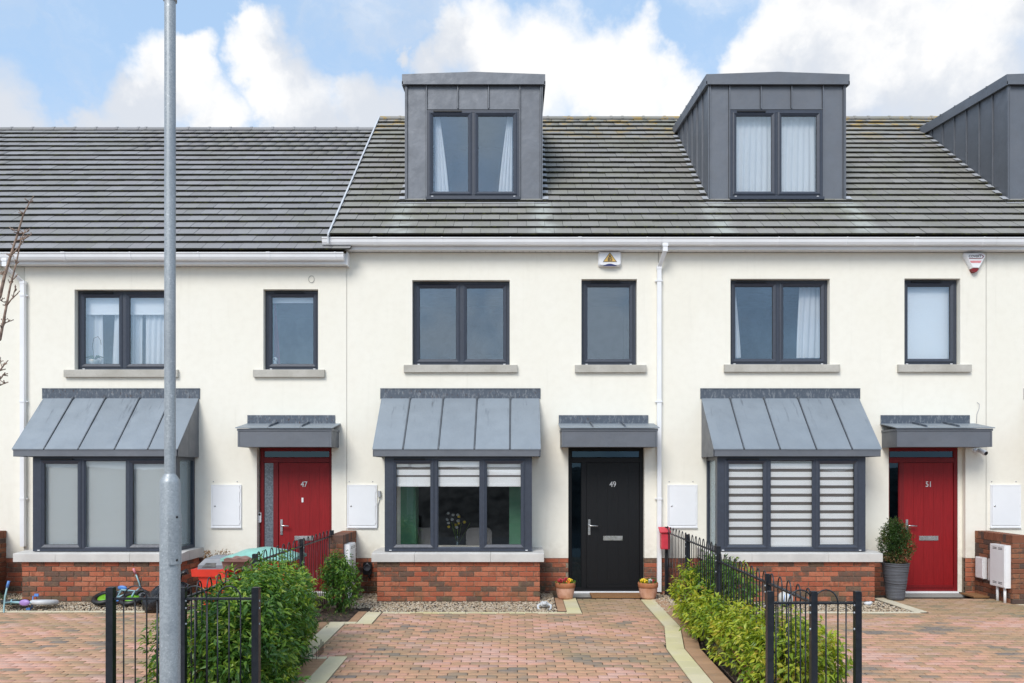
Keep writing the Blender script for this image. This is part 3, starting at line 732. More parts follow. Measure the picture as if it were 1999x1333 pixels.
# ------------------------------------------------------------------ bay window
YB = -.75
def bay(house, bx0, bx1, sx0, sx1, wx0, wx1, rx0, rx1, seams_):
    # brick base
    base = MB(); base.box(bx0 + .012, bx1 - .012, YB + .012, .0, -.12, .587); bo = base.obj('bay_base', 'mortar', house)
    brick_face(bo, (bx0, YB, 0), (1, 0, 0), bx1 - bx0, -.013, 8)
    brick_face(bo, (bx0, 0, 0), (0, -1, 0), -YB - .055, -.013, 8, phase=1); brick_face(bo, (bx1, YB + .055, 0), (0, 1, 0), -YB - .055, -.013, 8, phase=1)
    # sill: three slabs in front plus returns
    si = holder('bay_sill', ((sx0 + sx1) / 2, YB, .66), house)
    cuts = [sx0, sx0 + (sx1 - sx0) * .25, sx0 + (sx1 - sx0) * .69, sx1]
    for a, b in zip(cuts[:-1], cuts[1:]):
        m = MB(); z0_, z1_, y0_, y1_ = .59, .715, YB - .06, YB + .22
        m.poly([(a + .002, y0_, z0_), (a + .002, y1_, z0_), (a + .002, y1_, z1_ + .022), (a + .002, y0_ + .008, z1_), (a + .002, y0_, z1_ - .008)], (b - a - .004, 0, 0)); m.obj('sill_slab', 'bay_sill_stone', si)
    for a, b in ((sx0, sx0 + .3), (sx1 - .3, sx1)): m = MB(); m.box(a, b, YB + .224, -.003, .59, .733); m.obj('sill_slab', 'bay_sill_stone', si)
    # frames
    yw = YB + .075; z0, z1 = .735, 2.165
    L = wx1 - wx0; a0 = wx0; q = L / 2.233
    l1, l2, l3 = (a0 + .122 * q, a0 + .747 * q), (a0 + .806 * q, a0 + 1.44 * q), (a0 + 1.495 * q, a0 + 2.118 * q)
    gl = 'bay_glass'
    bw = window(house, front(yw), wx0, wx1, z0, z1, [(l1[0], l1[1], True), (l2[0] - .01, l2[1] + .01, False), (l3[0], l3[1], True)], glass=gl, name='bay_window', vent=True, st=.062, ft=.05)
    for xx, sgn in ((wx0, 1), (wx1, -1)):
        fn = (lambda xx_, s_: (lambda u, w_, z: (xx_ + s_ * w_, u, z)))(xx, sgn)
        m = MB(); ring(m, fn, yw + .072, -.002, z0, z1, .05, 0, 0, .06); m.obj('side_frame', 'anthracite_frame', bw)
        m = MB(); m.box(yw + .115, -.045, .022, .028, z0 + .045, z1 - .045, fn=fn); m.obj('pane', gl, bw)
    m = MB(); m.box(wx0 + .01, wx1 - .01, yw + .0, .0, z1, z1 + .05); m.obj('head_board', 'anthracite_frame', bw)
    # lean-to roof
    ztop, zeave, ye = 3.128, 2.285, -.79
    R0 = holder('bay_roof', ((rx0 + rx1) / 2, ye, zeave), house)
    ed = [rx0] + seams_ + [rx1]
    m = MB(); m.poly([(rx0 + .02, -.0, ztop - .02), (rx0 + .02, ye + .03, zeave - .02), (rx0 + .02, ye + .03, 2.18), (rx0 + .02, 0, 2.18)], (rx1 - rx0 - .04, 0, 0)); m.obj('core', 'painted_seam_shadow', R0)
    for a, b in zip(ed[:-1], ed[1:]):
        m = MB(); m.poly([(a + .013, -.0, ztop), (a + .013, ye, zeave), (a + .013, ye, zeave - .012), (a + .013, -.0, ztop - .014)], (b - a - .026, 0, 0)); m.obj('roof_panel', 'skylit_zinc', R0)
    for x in seams_:
        m = MB(); m.poly([(x - .007, -.012, ztop - .012), (x - .007, ye + .004, zeave), (x - .007, ye + .01, zeave + .028), (x - .007, -.06, ztop - .035), (x - .007, -.02, ztop + .016)], (.014, 0, 0))
        m.add([(x - .03, -.008, ztop + .01), (x + .03, -.008, ztop + .01), (x, -.075, ztop - .048)], [(0, 1, 2)]); m.obj('seam', 'seam_lead', R0)
    m = MB(); m.box(rx0 + .03, rx1 - .03, ye + .012, ye + .03, 2.172, zeave - .012); m.box(rx0 + .022, rx1 - .022, ye + .008, ye + .012, zeave - .03, zeave - .013); m.obj('fascia', 'zinc', R0)
    for xx, s in ((rx0 + .02, 1), (rx1 - .02, -1)):
        for (ya, yb) in ((ye + .032, -.38), (-.372, -.003)):
            zf = lambda y: zeave + (y - ye) / (-ye) * (ztop - zeave) - .02
            m = MB(); m.poly([(xx, ya, 2.168), (xx, yb, 2.168), (xx, yb, zf(yb)), (xx, ya, zf(ya))], (s * -.006, 0, 0)); m.obj('cheek_panel', 'zinc', R0)
    m = MB(); m.box(rx0 - .005, rx1 + .005, -.014, -.002, ztop - .02, PZ(758)); m.box(rx0 - .005, rx1 + .005, -.02, -.002, PZ(758) - .012, PZ(758)); m.obj('flashing', 'lead_flashing', R0)
    return l1, l2, l3, yw, z0, z1

# ------------------------------------------------------------------ door set and canopy
def canopy(house, x0, x1):
    C0 = holder('door_canopy', ((x0 + x1) / 2, -.25, 2.5), house); yf = -.5
    m = MB(); m.box(x0 + .012, x1 - .012, yf + .012, -.002, 2.325, 2.60); m.obj('core', 'zinc', C0)
    m = MB(); m.box(x0 + .03, x1 - .03, yf, yf + .011, 2.322, 2.565); m.obj('front_panel', 'zinc', C0)
    for a in (x0, x1 - .028): m = MB(); m.box(a, a + .028, yf - .004, yf + .011, 2.322, 2.565); m.obj('corner_trim', 'zinc', C0)
    for a in (x0, x1 - .008): m = MB(); m.box(a, a + .008, yf + .014, -.002, 2.322, 2.565); m.obj('side_panel', 'zinc', C0)
    m = MB(); m.box(x0 - .008, x1 + .008, yf - .012, -.002, 2.568, 2.602); m.obj('edge_trim', 'zinc', C0)
    ed = [x0 - .03, x0 + .49 * (x1 - x0) - .24, x0 + .49 * (x1 - x0) + .26, x1 + .03]
    for a, b in zip(ed[:-1], ed[1:]):
        m = MB(); m.poly([(a + .003, -.0, 2.715), (a + .003, yf - .035, 2.618), (a + .003, yf - .035, 2.606), (a + .003, -.0, 2.70)], (b - a - .006, 0, 0)); m.obj('roof_panel', 'skylit_zinc', C0)
    for x in ed[1:3]: m = MB(); m.poly([(x - .009, -.03, 2.712), (x - .009, yf + .02, 2.628), (x - .009, yf + .03, 2.658), (x - .009, -.03, 2.742)], (.018, 0, 0)); m.obj('seam', 'lead_flashing', C0)
    m = MB(); m.box(x0 - .02, x1 - .06, -.016, -.002, 2.70, 2.845); m.obj('flashing', 'lead_flashing', C0)
def door(house, x0, x1, dmat, fmat, number, side='tinted_glass'):
    yf = .105; z1 = 2.335; zb = .012
    m = MB(); ring(m, front(yf), x0, x1, zb, z1, .055, 0, 0, .07)
    tz0, tz1 = 2.10, 2.165
    sx = x0 + .055 + .16; mx0, mx1 = sx, sx + .075
    m.box(x0 + .05, x1 - .05, .0, .066, tz0 - .01, tz1, fn=front(yf)); m.box(mx0, mx1, .0, .064, zb + .05, tz0 - .012, fn=front(yf)); fo = m.obj('front_door', fmat, house)
    m = MB(); m.box(x0 + .05, x1 - .05, .022, .028, tz1 - .002, z1 - .052, fn=front(yf)); m.obj('pane', 'tinted_glass', fo)
    m = MB(); ring(m, front(yf + .004), x0 + .053, x1 - .053, tz1 - .001, z1 - .053, .012, 0, .012, .03); m.obj('bead', fmat, fo)
    m = MB(); m.box(x0 + .05, mx0 + .003, .022, .028, zb + .05, tz0 - .008, fn=front(yf)); m.obj('pane', side, fo)
    m = MB(); ring(m, front(yf + .004), x0 + .053, mx0 + .001, zb + .053, tz0 - .009, .010, 0, .012, .03); m.obj('bead', fmat, fo)
    lx0, lx1 = mx1 + .006, x1 - .06
    m = MB(); nb = 5; wd = (lx1 - lx0) / nb
    for i in range(nb): m.box(lx0 + i * wd + (.0009 if i else 0), lx0 + (i + 1) * wd - (.0009 if i < nb - 1 else 0), yf + .016, yf + .05, zb + .062, tz0 - .016)
    m.box(lx0, lx1, yf + .0195, yf + .048, zb + .062, tz0 - .016); m.obj('door_leaf', dmat, fo)
    m = MB(); m.box(lx0 + .01, lx1 - .01, yf - .012, yf + .016, zb + .058, zb + .10); m.obj('weather_bar', fmat, fo)
    m = MB(); m.box(x0 + .0, x1 - .0, yf - .045, yf + .06, -.012, zb + .002); m.obj('threshold', 'white_plastic', fo)
    # handle, letter plate, number
    hx = lx0 + .045; m = MB(); m.box(hx - .018, hx + .018, yf + .003, yf + .015, .92, 1.17); m.tube([(hx, yf + .005, 1.075), (hx, yf - .045, 1.075), (hx + .012, yf - .052, 1.073), (hx + .135, yf - .052, 1.068)], .0105, 8); m.tube([(hx, yf + .004, .98), (hx, yf - .002, .98)], .012, 10); m.obj('door_handle', 'brushed_steel', fo)
    lc = (lx0 + lx1) / 2; m = MB(); m.box(lc - .155, lc + .155, yf + .006, yf + .015, .832, .905); m.box(lc - .125, lc + .125, yf + .001, yf + .006, .846, .891); m.obj('letter_plate', 'brushed_steel', fo)
    text_obj(number, .125, 'stone_white', (lc - .0, yf + .010, 1.735), fo, 'door_number', .004, .85, .001)
    m = MB(); m.box(x0 - .02, x1 + .02, -.08, .06, -.14, -.014); m.obj('door_step', 'concrete', house)
    return lx0, lx1, lc

# ------------------------------------------------------------------ a house
def sill(house, x0, x1, z):
    m = MB(); m.poly([(x0, -.055, z - .118), (x0, .10, z - .118), (x0, .10, z + .012), (x0, -.047, z), (x0, -.055, z - .008)], (x1 - x0, 0, 0)); m.obj('window_sill', 'sill_stone', house)
def meter(x0, x1, label, z0=None, z1=None):
    z0, z1 = PZ(1028.5), PZ(946); t = thing('meter_cabinet', label, 'meter cabinet', ((x0 + x1) / 2, 0, z0), 'white meter cabinets on the front walls')
    m = MB(); ring(m, front(-.022), x0, x1, z0, z1, .022, 0, .003, .022); m.obj('cabinet_frame', 'white_plastic', t)
    m = MB(); m.box(x0 + .026, x1 - .026, -.026, -.004, z0 + .028, z1 - .024); m.obj('cabinet_door', 'white_metal_door', t)
    m = MB(); m.lathe([(.001, -.033), (.014, -.033), (.014, -.026)], (x0 + .065, 0, (z0 + z1) / 2), 12, axis='y'); m.obj('lock', 'brushed_steel', t)
    m = MB(); [m.box(x1 - .026, x1 - .014, -.029, -.021, z, z + .05) for z in (z0 + .06, (z0 + z1) / 2, z1 - .12)]; m.obj('hinge', 'white_plastic', t)
    m = MB(); [m.lathe([(.001, -.010), (.009, -.008), (.009, 0)], (x, 0, z1 + .05), 8, axis='y') for x in (x0 + .03, x1 - .07)]; m.obj('screw_cap', 'grey_trim', t)
    m = MB(); m.box(x0 - .004, x1 + .004, -.034, 0, z0 - .018, z0 - .003); m.obj('drip_edge', 'white_plastic', t); return t

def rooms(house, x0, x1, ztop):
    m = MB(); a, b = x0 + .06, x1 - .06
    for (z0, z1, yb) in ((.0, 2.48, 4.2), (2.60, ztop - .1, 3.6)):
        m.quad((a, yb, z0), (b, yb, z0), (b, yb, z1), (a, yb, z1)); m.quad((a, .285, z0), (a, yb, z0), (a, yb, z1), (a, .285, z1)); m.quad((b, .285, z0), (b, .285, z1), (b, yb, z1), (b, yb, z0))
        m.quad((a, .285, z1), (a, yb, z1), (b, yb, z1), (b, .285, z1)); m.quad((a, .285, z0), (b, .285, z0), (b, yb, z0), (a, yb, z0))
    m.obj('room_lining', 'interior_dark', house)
    m = MB(); m.box(x0, x1, 8.2, 8.4, -.3, ztop); m.box(x0, x0 + .05, .29, 8.2, -.3, ztop); m.box(x1 - .05, x1, .29, 8.2, -.3, ztop); m.obj('rear_wall', 'cream_render', house)

HG = 'terraced houses of the row'
ZT = 5.447; ZT47 = PZ(521)
ZE = 5.635; ZE47 = 5.40
def two_light(h, yf, x0, x1, z0, z1, sills, **k):
    mid = (x0 + x1) / 2
    window(h, front(.10), x0 + .004, x1 - .004, z0 + .012, z1 - .003, [(x0 + .05, mid - .032, True), (mid + .032, x1 - .05, True)], **k); sill(h, sills[0], sills[1], z0)
def one_light(h, x0, x1, z0, z1, sills, **k):
    window(h, front(.10), x0 + .004, x1 - .004, z0 + .012, z1 - .003, [(x0 + .05, x1 - .05, True)], **k); sill(h, sills[0], sills[1], z0)
def plinth(h, spans, ph=0):
    for a, b in spans:
        m = MB(); m.box(a, b, .010, .27, -.2, .556); o = m.obj('plinth', 'mortar', h)
        brick_face(o, (a, -.0, 0), (1, 0, 0), b - a, -.044, 8, phase=ph)

# --- house 47
X45, X47, X49, X51, X53, X55 = -13.0, -7.89, -2.73, 2.26, 7.5, 12.9
WR = lambda a, b, c, d: (PX(a), PX(b), PZ(d), PZ(c))
h47 = thing('terraced_house', 'cream house with red door 47 and no dormer, left of the step in the roof', 'house', ((X47 + X49) / 2, 0, 0), HG)
D47 = (PX(501.4), PX(647.5)); W1 = WR(145.5, 327, 565, 722); W2 = WR(514, 621, 564.5, 722); B47 = (-7.43, -5.08)
facade(X47 + .003, X49 - .003, .56, ZT47, [W1, W2, (D47[0], D47[1], .3, 2.345), (-7.15, -5.25, .74, 2.15)], h47)
plinth(h47, [(X47, B47[0]), (B47[1], D47[0]), (D47[1], X49)])
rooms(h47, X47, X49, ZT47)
two_light(h47, .1, *W1, (PX(128), PX(349))); one_light(h47, *W2, (PX(496), PX(634.6)))
b47 = bay(h47, -7.45, -5.08, -7.55, -5.02, -7.335, -5.16, -7.593, -5.083, [-7.10, -6.585, -6.04, -5.54])
canopy(h47, -4.296, -2.856); d47 = door(h47, D47[0] + .02, D47[1] - .004, 'red_door', 'red_frame', '47', 'obscure_glass')
roof(h47, X47, X49 + .0, ZE47, 'grey_roof_tile', []); eaves(h47, X47, -2.70, ZT47, ZE47 - .015, endcap_r=True)
# --- house 45 (edge of frame)
h45 = thing('terraced_house', 'house at the far left edge, beyond the white downpipe', 'house', ((X45 + X47) / 2, 0, 0), HG)
facade(X45, X47 - .003, .56, ZT47, [], h45); plinth(h45, [(X45, X47)], 1); roof(h45, X45, X47, ZE47, 'grey_roof_tile', []); eaves(h45, X45, X47, ZT47, ZE47 - .015)
m = MB(); m.box(X45, X47, 8.2, 8.4, -.3, ZT47); m.obj('rear_wall', 'cream_render', h45)
downpipe(h47, PX(49), ZE47 - .11, .75, -.16, ZT47)
# --- house 49
h49 = thing('terraced_house', 'cream house with black door 49 and a zinc dormer, centre of the row', 'house', ((X49 + X51) / 2, 0, 0), HG)
D49 = (PX(1109.4), PX(1258)); W1b = WR(804.7, 995, 546.5, 712.7); W2b = WR(1135, 1243.5, 544.5, 712.7)
facade(X49 + .003, X51 - .003, .56, ZT, [W1b, W2b, (D49[0], D49[1], .3, 2.345), (-1.85, .12, .74, 2.15)], h49)
plinth(h49, [(X49, -2.10), (.335, D49[0]), (D49[1], X51)]); rooms(h49, X49, X51, ZT)
two_light(h49, .1, *W1b, (PX(789), PX(1010))); one_light(h49, *W2b, (PX(1122), PX(1261)))
b49 = bay(h49, -2.11, .338, -2.185, .40, -2.009, .221, -2.187, .364, [-1.715, -1.185, -.645, -.112])
canopy(h49, .682, 2.152); d49 = door(h49, D49[0] + .004, D49[1] - .004, 'black_door', 'black_door', '49')
XV = -2.93
roof(h49, XV, X51, ZE, 'weathered_roof_tile', [(-1.9, .43)], True); eaves(h49, -3.01, X51, ZT, ZE - .015, endcap_l=True)
YR = YE + NC * GA * CP; ZR = ZE + NC * GA * SP
m = MB(); m.poly([(XV - .035, YE - .05, ZE - .0), (XV - .035, YR, ZR + .03), (XV - .035, YR, ZR - .12), (XV - .035, YE - .05, ZE - .13)], (.022, 0, 0))
m.poly([(XV - .03, YE - .07, ZE + .015), (XV - .03, YR, ZR + .075), (XV - .03, YR, ZR + .045), (XV - .03, YE - .07, ZE - .015)], (.026, 0, 0)); m.obj('verge_trim', 'verge_metal', h49)
m = MB(); m.poly([(X49 - .002, .01, ZT47 - .1), (X49 - .002, .01, ZE + .1), (X49 - .002, YR, ZR - .1), (X49 - .002, 8.2, ZE), (X49 - .002, 8.2, ZT47)], (.04, 0, 0)); m.obj('gable_wall', 'cream_render', h49)
dw49 = dormer(h49, -1.904, .426, ZE)
# --- house 51
h51 = thing('terraced_house', 'cream house with red door 51 and a zinc dormer, right of the downpipe', 'house', ((X51 + X53) / 2, 0, 0), HG)
D51 = (PX(1735), PX(1884.7)); W1c = WR(1426, 1620, 544, 712); W2c = WR(1765.5, 1874.6, 543.5, 712)
facade(X51 + .003, X53 - .003, .56, ZT, [W1c, W2c, (D51[0], D51[1], .3, 2.345), (3.15, 5.15, .74, 2.15)], h51)
plinth(h51, [(X51, 2.93), (5.37, D51[0]), (D51[1], X53)]); rooms(h51, X51, X53, ZT)
two_light(h51, .1, *W1c, (PX(1412.6), PX(1637.5))); one_light(h51, *W2c, (PX(1751), PX(1893.5)))
b51 = bay(h51, 2.925, 5.376, 2.86, 5.47, 3.025, 5.27, 2.93, 5.475, [3.40, 3.94, 4.485, 5.02])
canopy(h51, 5.829, 7.292); d51 = door(h51, D51[0] + .004, D51[1] - .07, 'red_door', 'red_frame', '51')
m = MB(); m.box(D51[1] - .066, D51[1] - .001, .1, .2, 0, 2.34); m.obj('door_lining', 'cream_render', h51)
roof(h51, X51, X53, ZE, 'weathered_roof_tile', [(3.22, 5.57)]); eaves(h51, X51, X53, ZT, ZE - .015)
dw51 = dormer(h51, 3.235, 5.565, ZE)
downpipe(h51, PX(1285.5), ZE - .11, .03, .06, ZT)
# --- house 53 (edge of frame)
h53 = thing('terraced_house', 'house at the far right edge with only its dormer cheek in view', 'house', ((X53 + X55) / 2, 0, 0), HG)
facade(X53 + .003, X55, .56, ZT, [], h53); plinth(h53, [(X53, X55)], 1); roof(h53, X53, X55, ZE, 'weathered_roof_tile', [(8.35, 10.65)]); eaves(h53, X53, X55, ZT, ZE - .015)
dw53 = dormer(h53, 8.31, 10.64, ZE)
bay53 = MB(); m = bay53; m.box(8.10, 10.6, -.014, -.002, 3.1, 3.274); m.poly([(8.12, -.0, 3.12), (8.12, -.79, 2.285), (8.12, -.79, 2.17), (8.12, 0, 2.17)], (2.5, 0, 0)); m.obj('bay_roof', 'zinc', h53)
m = MB(); m.box(X53, X55, 8.2, 8.4, -.3, ZT); m.obj('rear_wall', 'cream_render', h53)
# small pieces fixed to the walls
meter(PX(413), PX(471.7), 'white meter cabinet left of red door 47'); mc = meter(PX(678), PX(736), 'white meter cabinet with a grey cable, left of the bay window of house 49')
meter(PX(1302.5), PX(1361), 'white meter cabinet right of the long downpipe, above the fence'); meter(PX(1932), PX(1991.6), 'white meter cabinet above the gas box at the right edge')
m = MB(); x = PX(741); m.tube([(PX(700), -.012, PZ(1031)), (PX(733), -.012, PZ(1031)), (PX(737.5), -.012, PZ(1028)), (PX(738), -.012, PZ(985)), (x, -.012, PZ(975))], .007, 6); m.obj('cable', 'grey_trim', mc)
m = MB(); m.box(x - .022, x + .022, -.05, -.002, PZ(970), PZ(958)); m.obj('junction_box', 'grey_trim', mc)
m = MB(); m.tube([(PX(608) + .045 * math.cos(a), -.006, PZ(545) + .055 * math.sin(a)) for a in np.linspace(0, 2 * math.pi, 24, endpoint=False)], .005, 5, closed=True); m.obj('wall_ring', 'sill_stone', h47)

# ------------------------------------------------------------------ driveways
def paver_base(l, wd=.100, ch=.005, h=.045):
    L, W = l / 2 - .0045, wd / 2 - .0026
    v = np.array([(-L, -W, -h), (L, -W, -h), (L, W, -h), (-L, W, -h), (-L, -W, -ch), (L, -W, -ch), (L, W, -ch), (-L, W, -ch), (-L + ch, -W + ch, 0), (L - ch, -W + ch, 0), (L - ch, W - ch, 0), (-L + ch, W - ch, 0)])
    f = np.array([(8, 9, 10, 11)] + [(4 + k, 4 + (k + 1) % 4, 8 + (k + 1) % 4, 8 + k) for k in range(4)] + [(k, (k + 1) % 4, 4 + (k + 1) % 4, 4 + k) for k in range(4)])
    return v, f
def paver_mesh(l, mat):
    k = (round(l, 3), mat, 'paver')
    if k not in BRK:
        v, f = paver_base(l); BRK[k] = np_mesh('paver', v, f, mat)
    return BRK[k]
RX = Matrix.Rotation(math.atan(SL), 3, 'X')
def driveway(name, label_bed, y0, y1, spans, mat='block_paver', nind=300):
    """rows of pavers from y0 (house) down to y1 (street); spans(y) -> list of (xl, xr)"""
    mb = MB(); xs = [s for y in np.arange(y1, y0, .1) for s in spans(y)]
    xa, xb = min(s[0] for s in xs), max(s[1] for s in xs)
    mb.quad((xa, y1, gz(y1) - .011), (xb, y1, gz(y1) - .011), (xb, y0, gz(y0) - .011), (xa, y0, gz(y0) - .011)); dr = mb.obj('driveway', 'joint_sand'); dr['kind'] = 'structure'
    cand = []; n = 0; y = y0 - .05
    while y > y1 + .03:
        for (a, b) in spans(y):
            x = math.floor(a / .2) * .2 + (.1 if n % 2 else 0) - .2
            while x < b:
                l, r = max(a, x), min(b, x + .2)
                if r - l > .03: cand.append(((0 if inview((l + r) / 2, y, gz(y), 2) else 50) + y - CY, (l + r) / 2 + random.uniform(-.001, .001), y + random.uniform(-.0012, .0012), r - l))
                x += .2
        y -= .1; n += 1
    cand.sort()
    for (k, x, yy, l) in cand[:nind]:
        l = round(l, 2); o = link('paver', paver_mesh(l, mat), dr, (x, yy, gz(yy) + random.uniform(-.0015, .0015))); o.rotation_euler = (math.atan(SL) + random.uniform(-.012, .012), random.uniform(-.006, .006), random.uniform(-.006, .006))
    V = []; F = []; M = np.array(RX)
    for q, (k, x, yy, l) in enumerate(cand[nind:]):
        v, f = paver_base(l); a = np.array(Euler((math.atan(SL) + random.uniform(-.012, .012), random.uniform(-.006, .006), random.uniform(-.005, .005))).to_matrix())
        V.append(v @ a.T + np.array((x, yy, gz(yy) + random.uniform(-.0015, .0015)))); F.append(f + q * 12)
    me = np_mesh('pavers', np.concatenate(V), np.concatenate(F), mat); o = link('pavers', me, dr, (0, 0, 0)); o['kind'] = 'stuff'
    return dr
def strip(parent, ln, wd, mat, step=.2, name='edging_stone', lift=.0):
    """row of setts along the polyline ln (left edge), each wd wide to the right of travel"""
    for (a, b) in zip(ln[:-1], ln[1:]):
        a = Vector(a); b = Vector(b); d = b - a; L = d.length; d.normalize(); nrm = Vector((d.y, -d.x)); n = max(1, round(L / step)); s = L / n
        for i in range(n):
            p0 = a + d * (i * s + .0025); p1 = a + d * ((i + 1) * s - .0025); m = MB()
            pts = [p0, p1, p1 + nrm * wd, p0 + nrm * wd]; ch = .004; c = sum(pts, Vector((0, 0))) / 4
            top = [q + (c - q).normalized() * ch for q in pts]
            vs = [(q.x, q.y, gz(q.y) - .04) for q in pts] + [(q.x, q.y, gz(q.y) - .003 + lift) for q in pts] + [(q.x, q.y, gz(q.y) + .001 + lift) for q in top]
            m.add(vs, [(8, 9, 10, 11)] + [(4 + k, 4 + (k + 1) % 4, 8 + (k + 1) % 4, 8 + k) for k in range(4)] + [(k, (k + 1) % 4, 4 + (k + 1) % 4, 4 + k) for k in range(4)]); m.obj(name, mat, parent)
# 49: outline from ground points
gy = lambda py: G(0, py)[1]; gx = lambda px, py: G(px, py)[0]
Y_a, Y_b, Y_c, Y_d = gy(1197.5), gy(1217), gy(1281), -6.2
XA_, XB_, XC_ = gx(741, 1200), gx(668, 1222), gx(676, 1284)
def lerp_poly(pts, y):
    for (xa, ya), (xb, yb) in zip(pts[:-1], pts[1:]):
        if min(ya, yb) <= y <= max(ya, yb): return xa + (xb - xa) * (y - ya) / (yb - ya)
    return pts[-1][0] if y < pts[-1][1] else pts[0][0]
REDGE = [G(1251, 1170), G(1297, 1222), G(1301, 1265), G(1352, 1333)]; REDGE.append((REDGE[-1][0] + (REDGE[-1][0] - REDGE[-2][0]) * .9, -6.2))
def spans49(y):
    xr = lerp_poly(REDGE, y) - .004
    if y > Y_a: return [(gx(1131, 1185) + .01, xr)]
    xl = XA_ if y > Y_b else (XB_ if y > Y_c else XC_)
    return [(xl + .006, xr)]
dr49 = driveway('driveway', '', -.50, -6.2, spans49)
BW = .20
rv = REDGE[::-1]
strip(dr49, [(p[0], p[1]) for p in REDGE][::-1], BW, 'pale_sett', .3)
strip(dr49, [(p[0] + BW + .012, p[1]) for p in REDGE][::-1], .17, 'brown_sett', .11)
xd = gx(1131, 1185); strip(dr49, [(xd - .20, -1.52), (xd - .20, -.42)], .20, 'pale_sett', .3); strip(dr49, [(xd - .325, -1.42), (xd - .325, -.42)], .118, 'brown_sett', .12)
strip(dr49, [(XA_ + .01, Y_a + .105), (xd + .005, Y_a + .105)], .10, 'pale_sett', .24)
strip(dr49, [(XA_ - .21, Y_b), (XA_ - .21, Y_a + .105)], .205, 'pale_sett', .27); strip(dr49, [(XA_ - .34, Y_b + .12), (XA_ - .34, Y_a + .16)], .12, 'brown_sett', .12)
strip(dr49, [(XB_ - .005, Y_b + .105), (XA_ - .215, Y_b + .105)], .10, 'pale_sett', .24)
strip(dr49, [(XB_ - .22, Y_c), (XB_ - .22, Y_b + .105)], .215, 'pale_sett', .35); strip(dr49, [(XB_ - .36, Y_c), (XB_ - .36, Y_b + .105)], .13, 'brown_sett', .2)
strip(dr49, [(XC_ - .42, Y_c + .0), (XC_ - .215, Y_c + .0)], .10, 'pale_sett', .24)
strip(dr49, [(XC_ - .20, -6.2), (XC_ - .20, Y_c)], .20, 'pale_sett', .3); strip(dr49, [(XC_ - .41, -6.2), (XC_ - .41, Y_c - .105)], .205, 'brown_sett', .12)
# 47 and 51
dr47 = driveway('driveway', '', gy(1195), -6.2, lambda y: [(-9.4, -2.95 - .0)]); strip(dr47, [(-9.4, gy(1195) + .103), (-2.95, gy(1195) + .103)], .10, 'pale_sett', .24)
P1, P2 = G(1722, 1167), G(1806, 1194)
def spans51(y):
    if y > gy(1197): return [(P2[0] + (y - P2[1]) / (P1[1] - P2[1]) * (P1[0] - P2[0]) + .02, 7.55 if y > -.8 else 7.62 + (-.8 - y) * 1.0)]
    return [(2.75, 9.4)]
dr51 = driveway('driveway', '', -.50, -6.2, spans51)
strip(dr51, [(2.75, gy(1197) + .105), (P2[0] - .1, gy(1197) + .105)], .10, 'pale_sett', .24); strip(dr51, [(P2[0] + .02 - .16, P2[1] - .01), (P1[0] - .14, P1[1])], .17, 'pale_sett', .3)
strip(dr51, [(7.45, -.85), (8.7, -1.9)][::-1] and [(7.42, -.78), (8.8, -2.1)], .16, 'pale_sett', .3)

# base earth under everything in the front gardens
mb = MB(); mb.add([(-14, -6.25, gz(-6.25) - .05), (14, -6.25, gz(-6.25) - .05), (14, .2, -.05), (-14, .2, -.05)], [(0, 1, 2, 3)]); o = mb.obj('front_gardens', 'joint_sand'); o['kind'] = 'structure'
def soil(x0, x1, y0, y1, n=.05, left=None):
    xs = np.arange(x0, x1 + n * .5, n); ys = np.arange(y0, y1 + n * .5, n); V = []
    for y in ys:
        for x in xs:
            x = max(x, left(y)) if left else x
            e = min(x - x0, x1 - x, y - y0, y1 - y); V.append((x, y, gz(y) - .03 + min(1, max(0, e) / .08) * (.02 + random.random() * .028)))
    a = len(xs); F = [(j * a + i, j * a + i + 1, (j + 1) * a + i + 1, (j + 1) * a + i) for j in range(len(ys) - 1) for i in range(a - 1)]
    me = np_mesh('soil', np.array(V), np.array(F), 'soil', smooth=True); o = link('soil', me, None, (0, 0, 0)); o['kind'] = 'stuff'; o['label'] = 'bare dark soil of a planting bed beside the driveway'; o['category'] = 'soil'
soil(-2.95, XB_ - .37, Y_c + .02, -1.35); soil(-2.95, XA_ - .36, Y_b + .16, -1.25); soil(-2.95, XC_ - .42, -6.2, Y_c + .0)
soil(1.6, 2.75, -6.2, -1.2, left=lambda y: lerp_poly(REDGE, y) + .405)
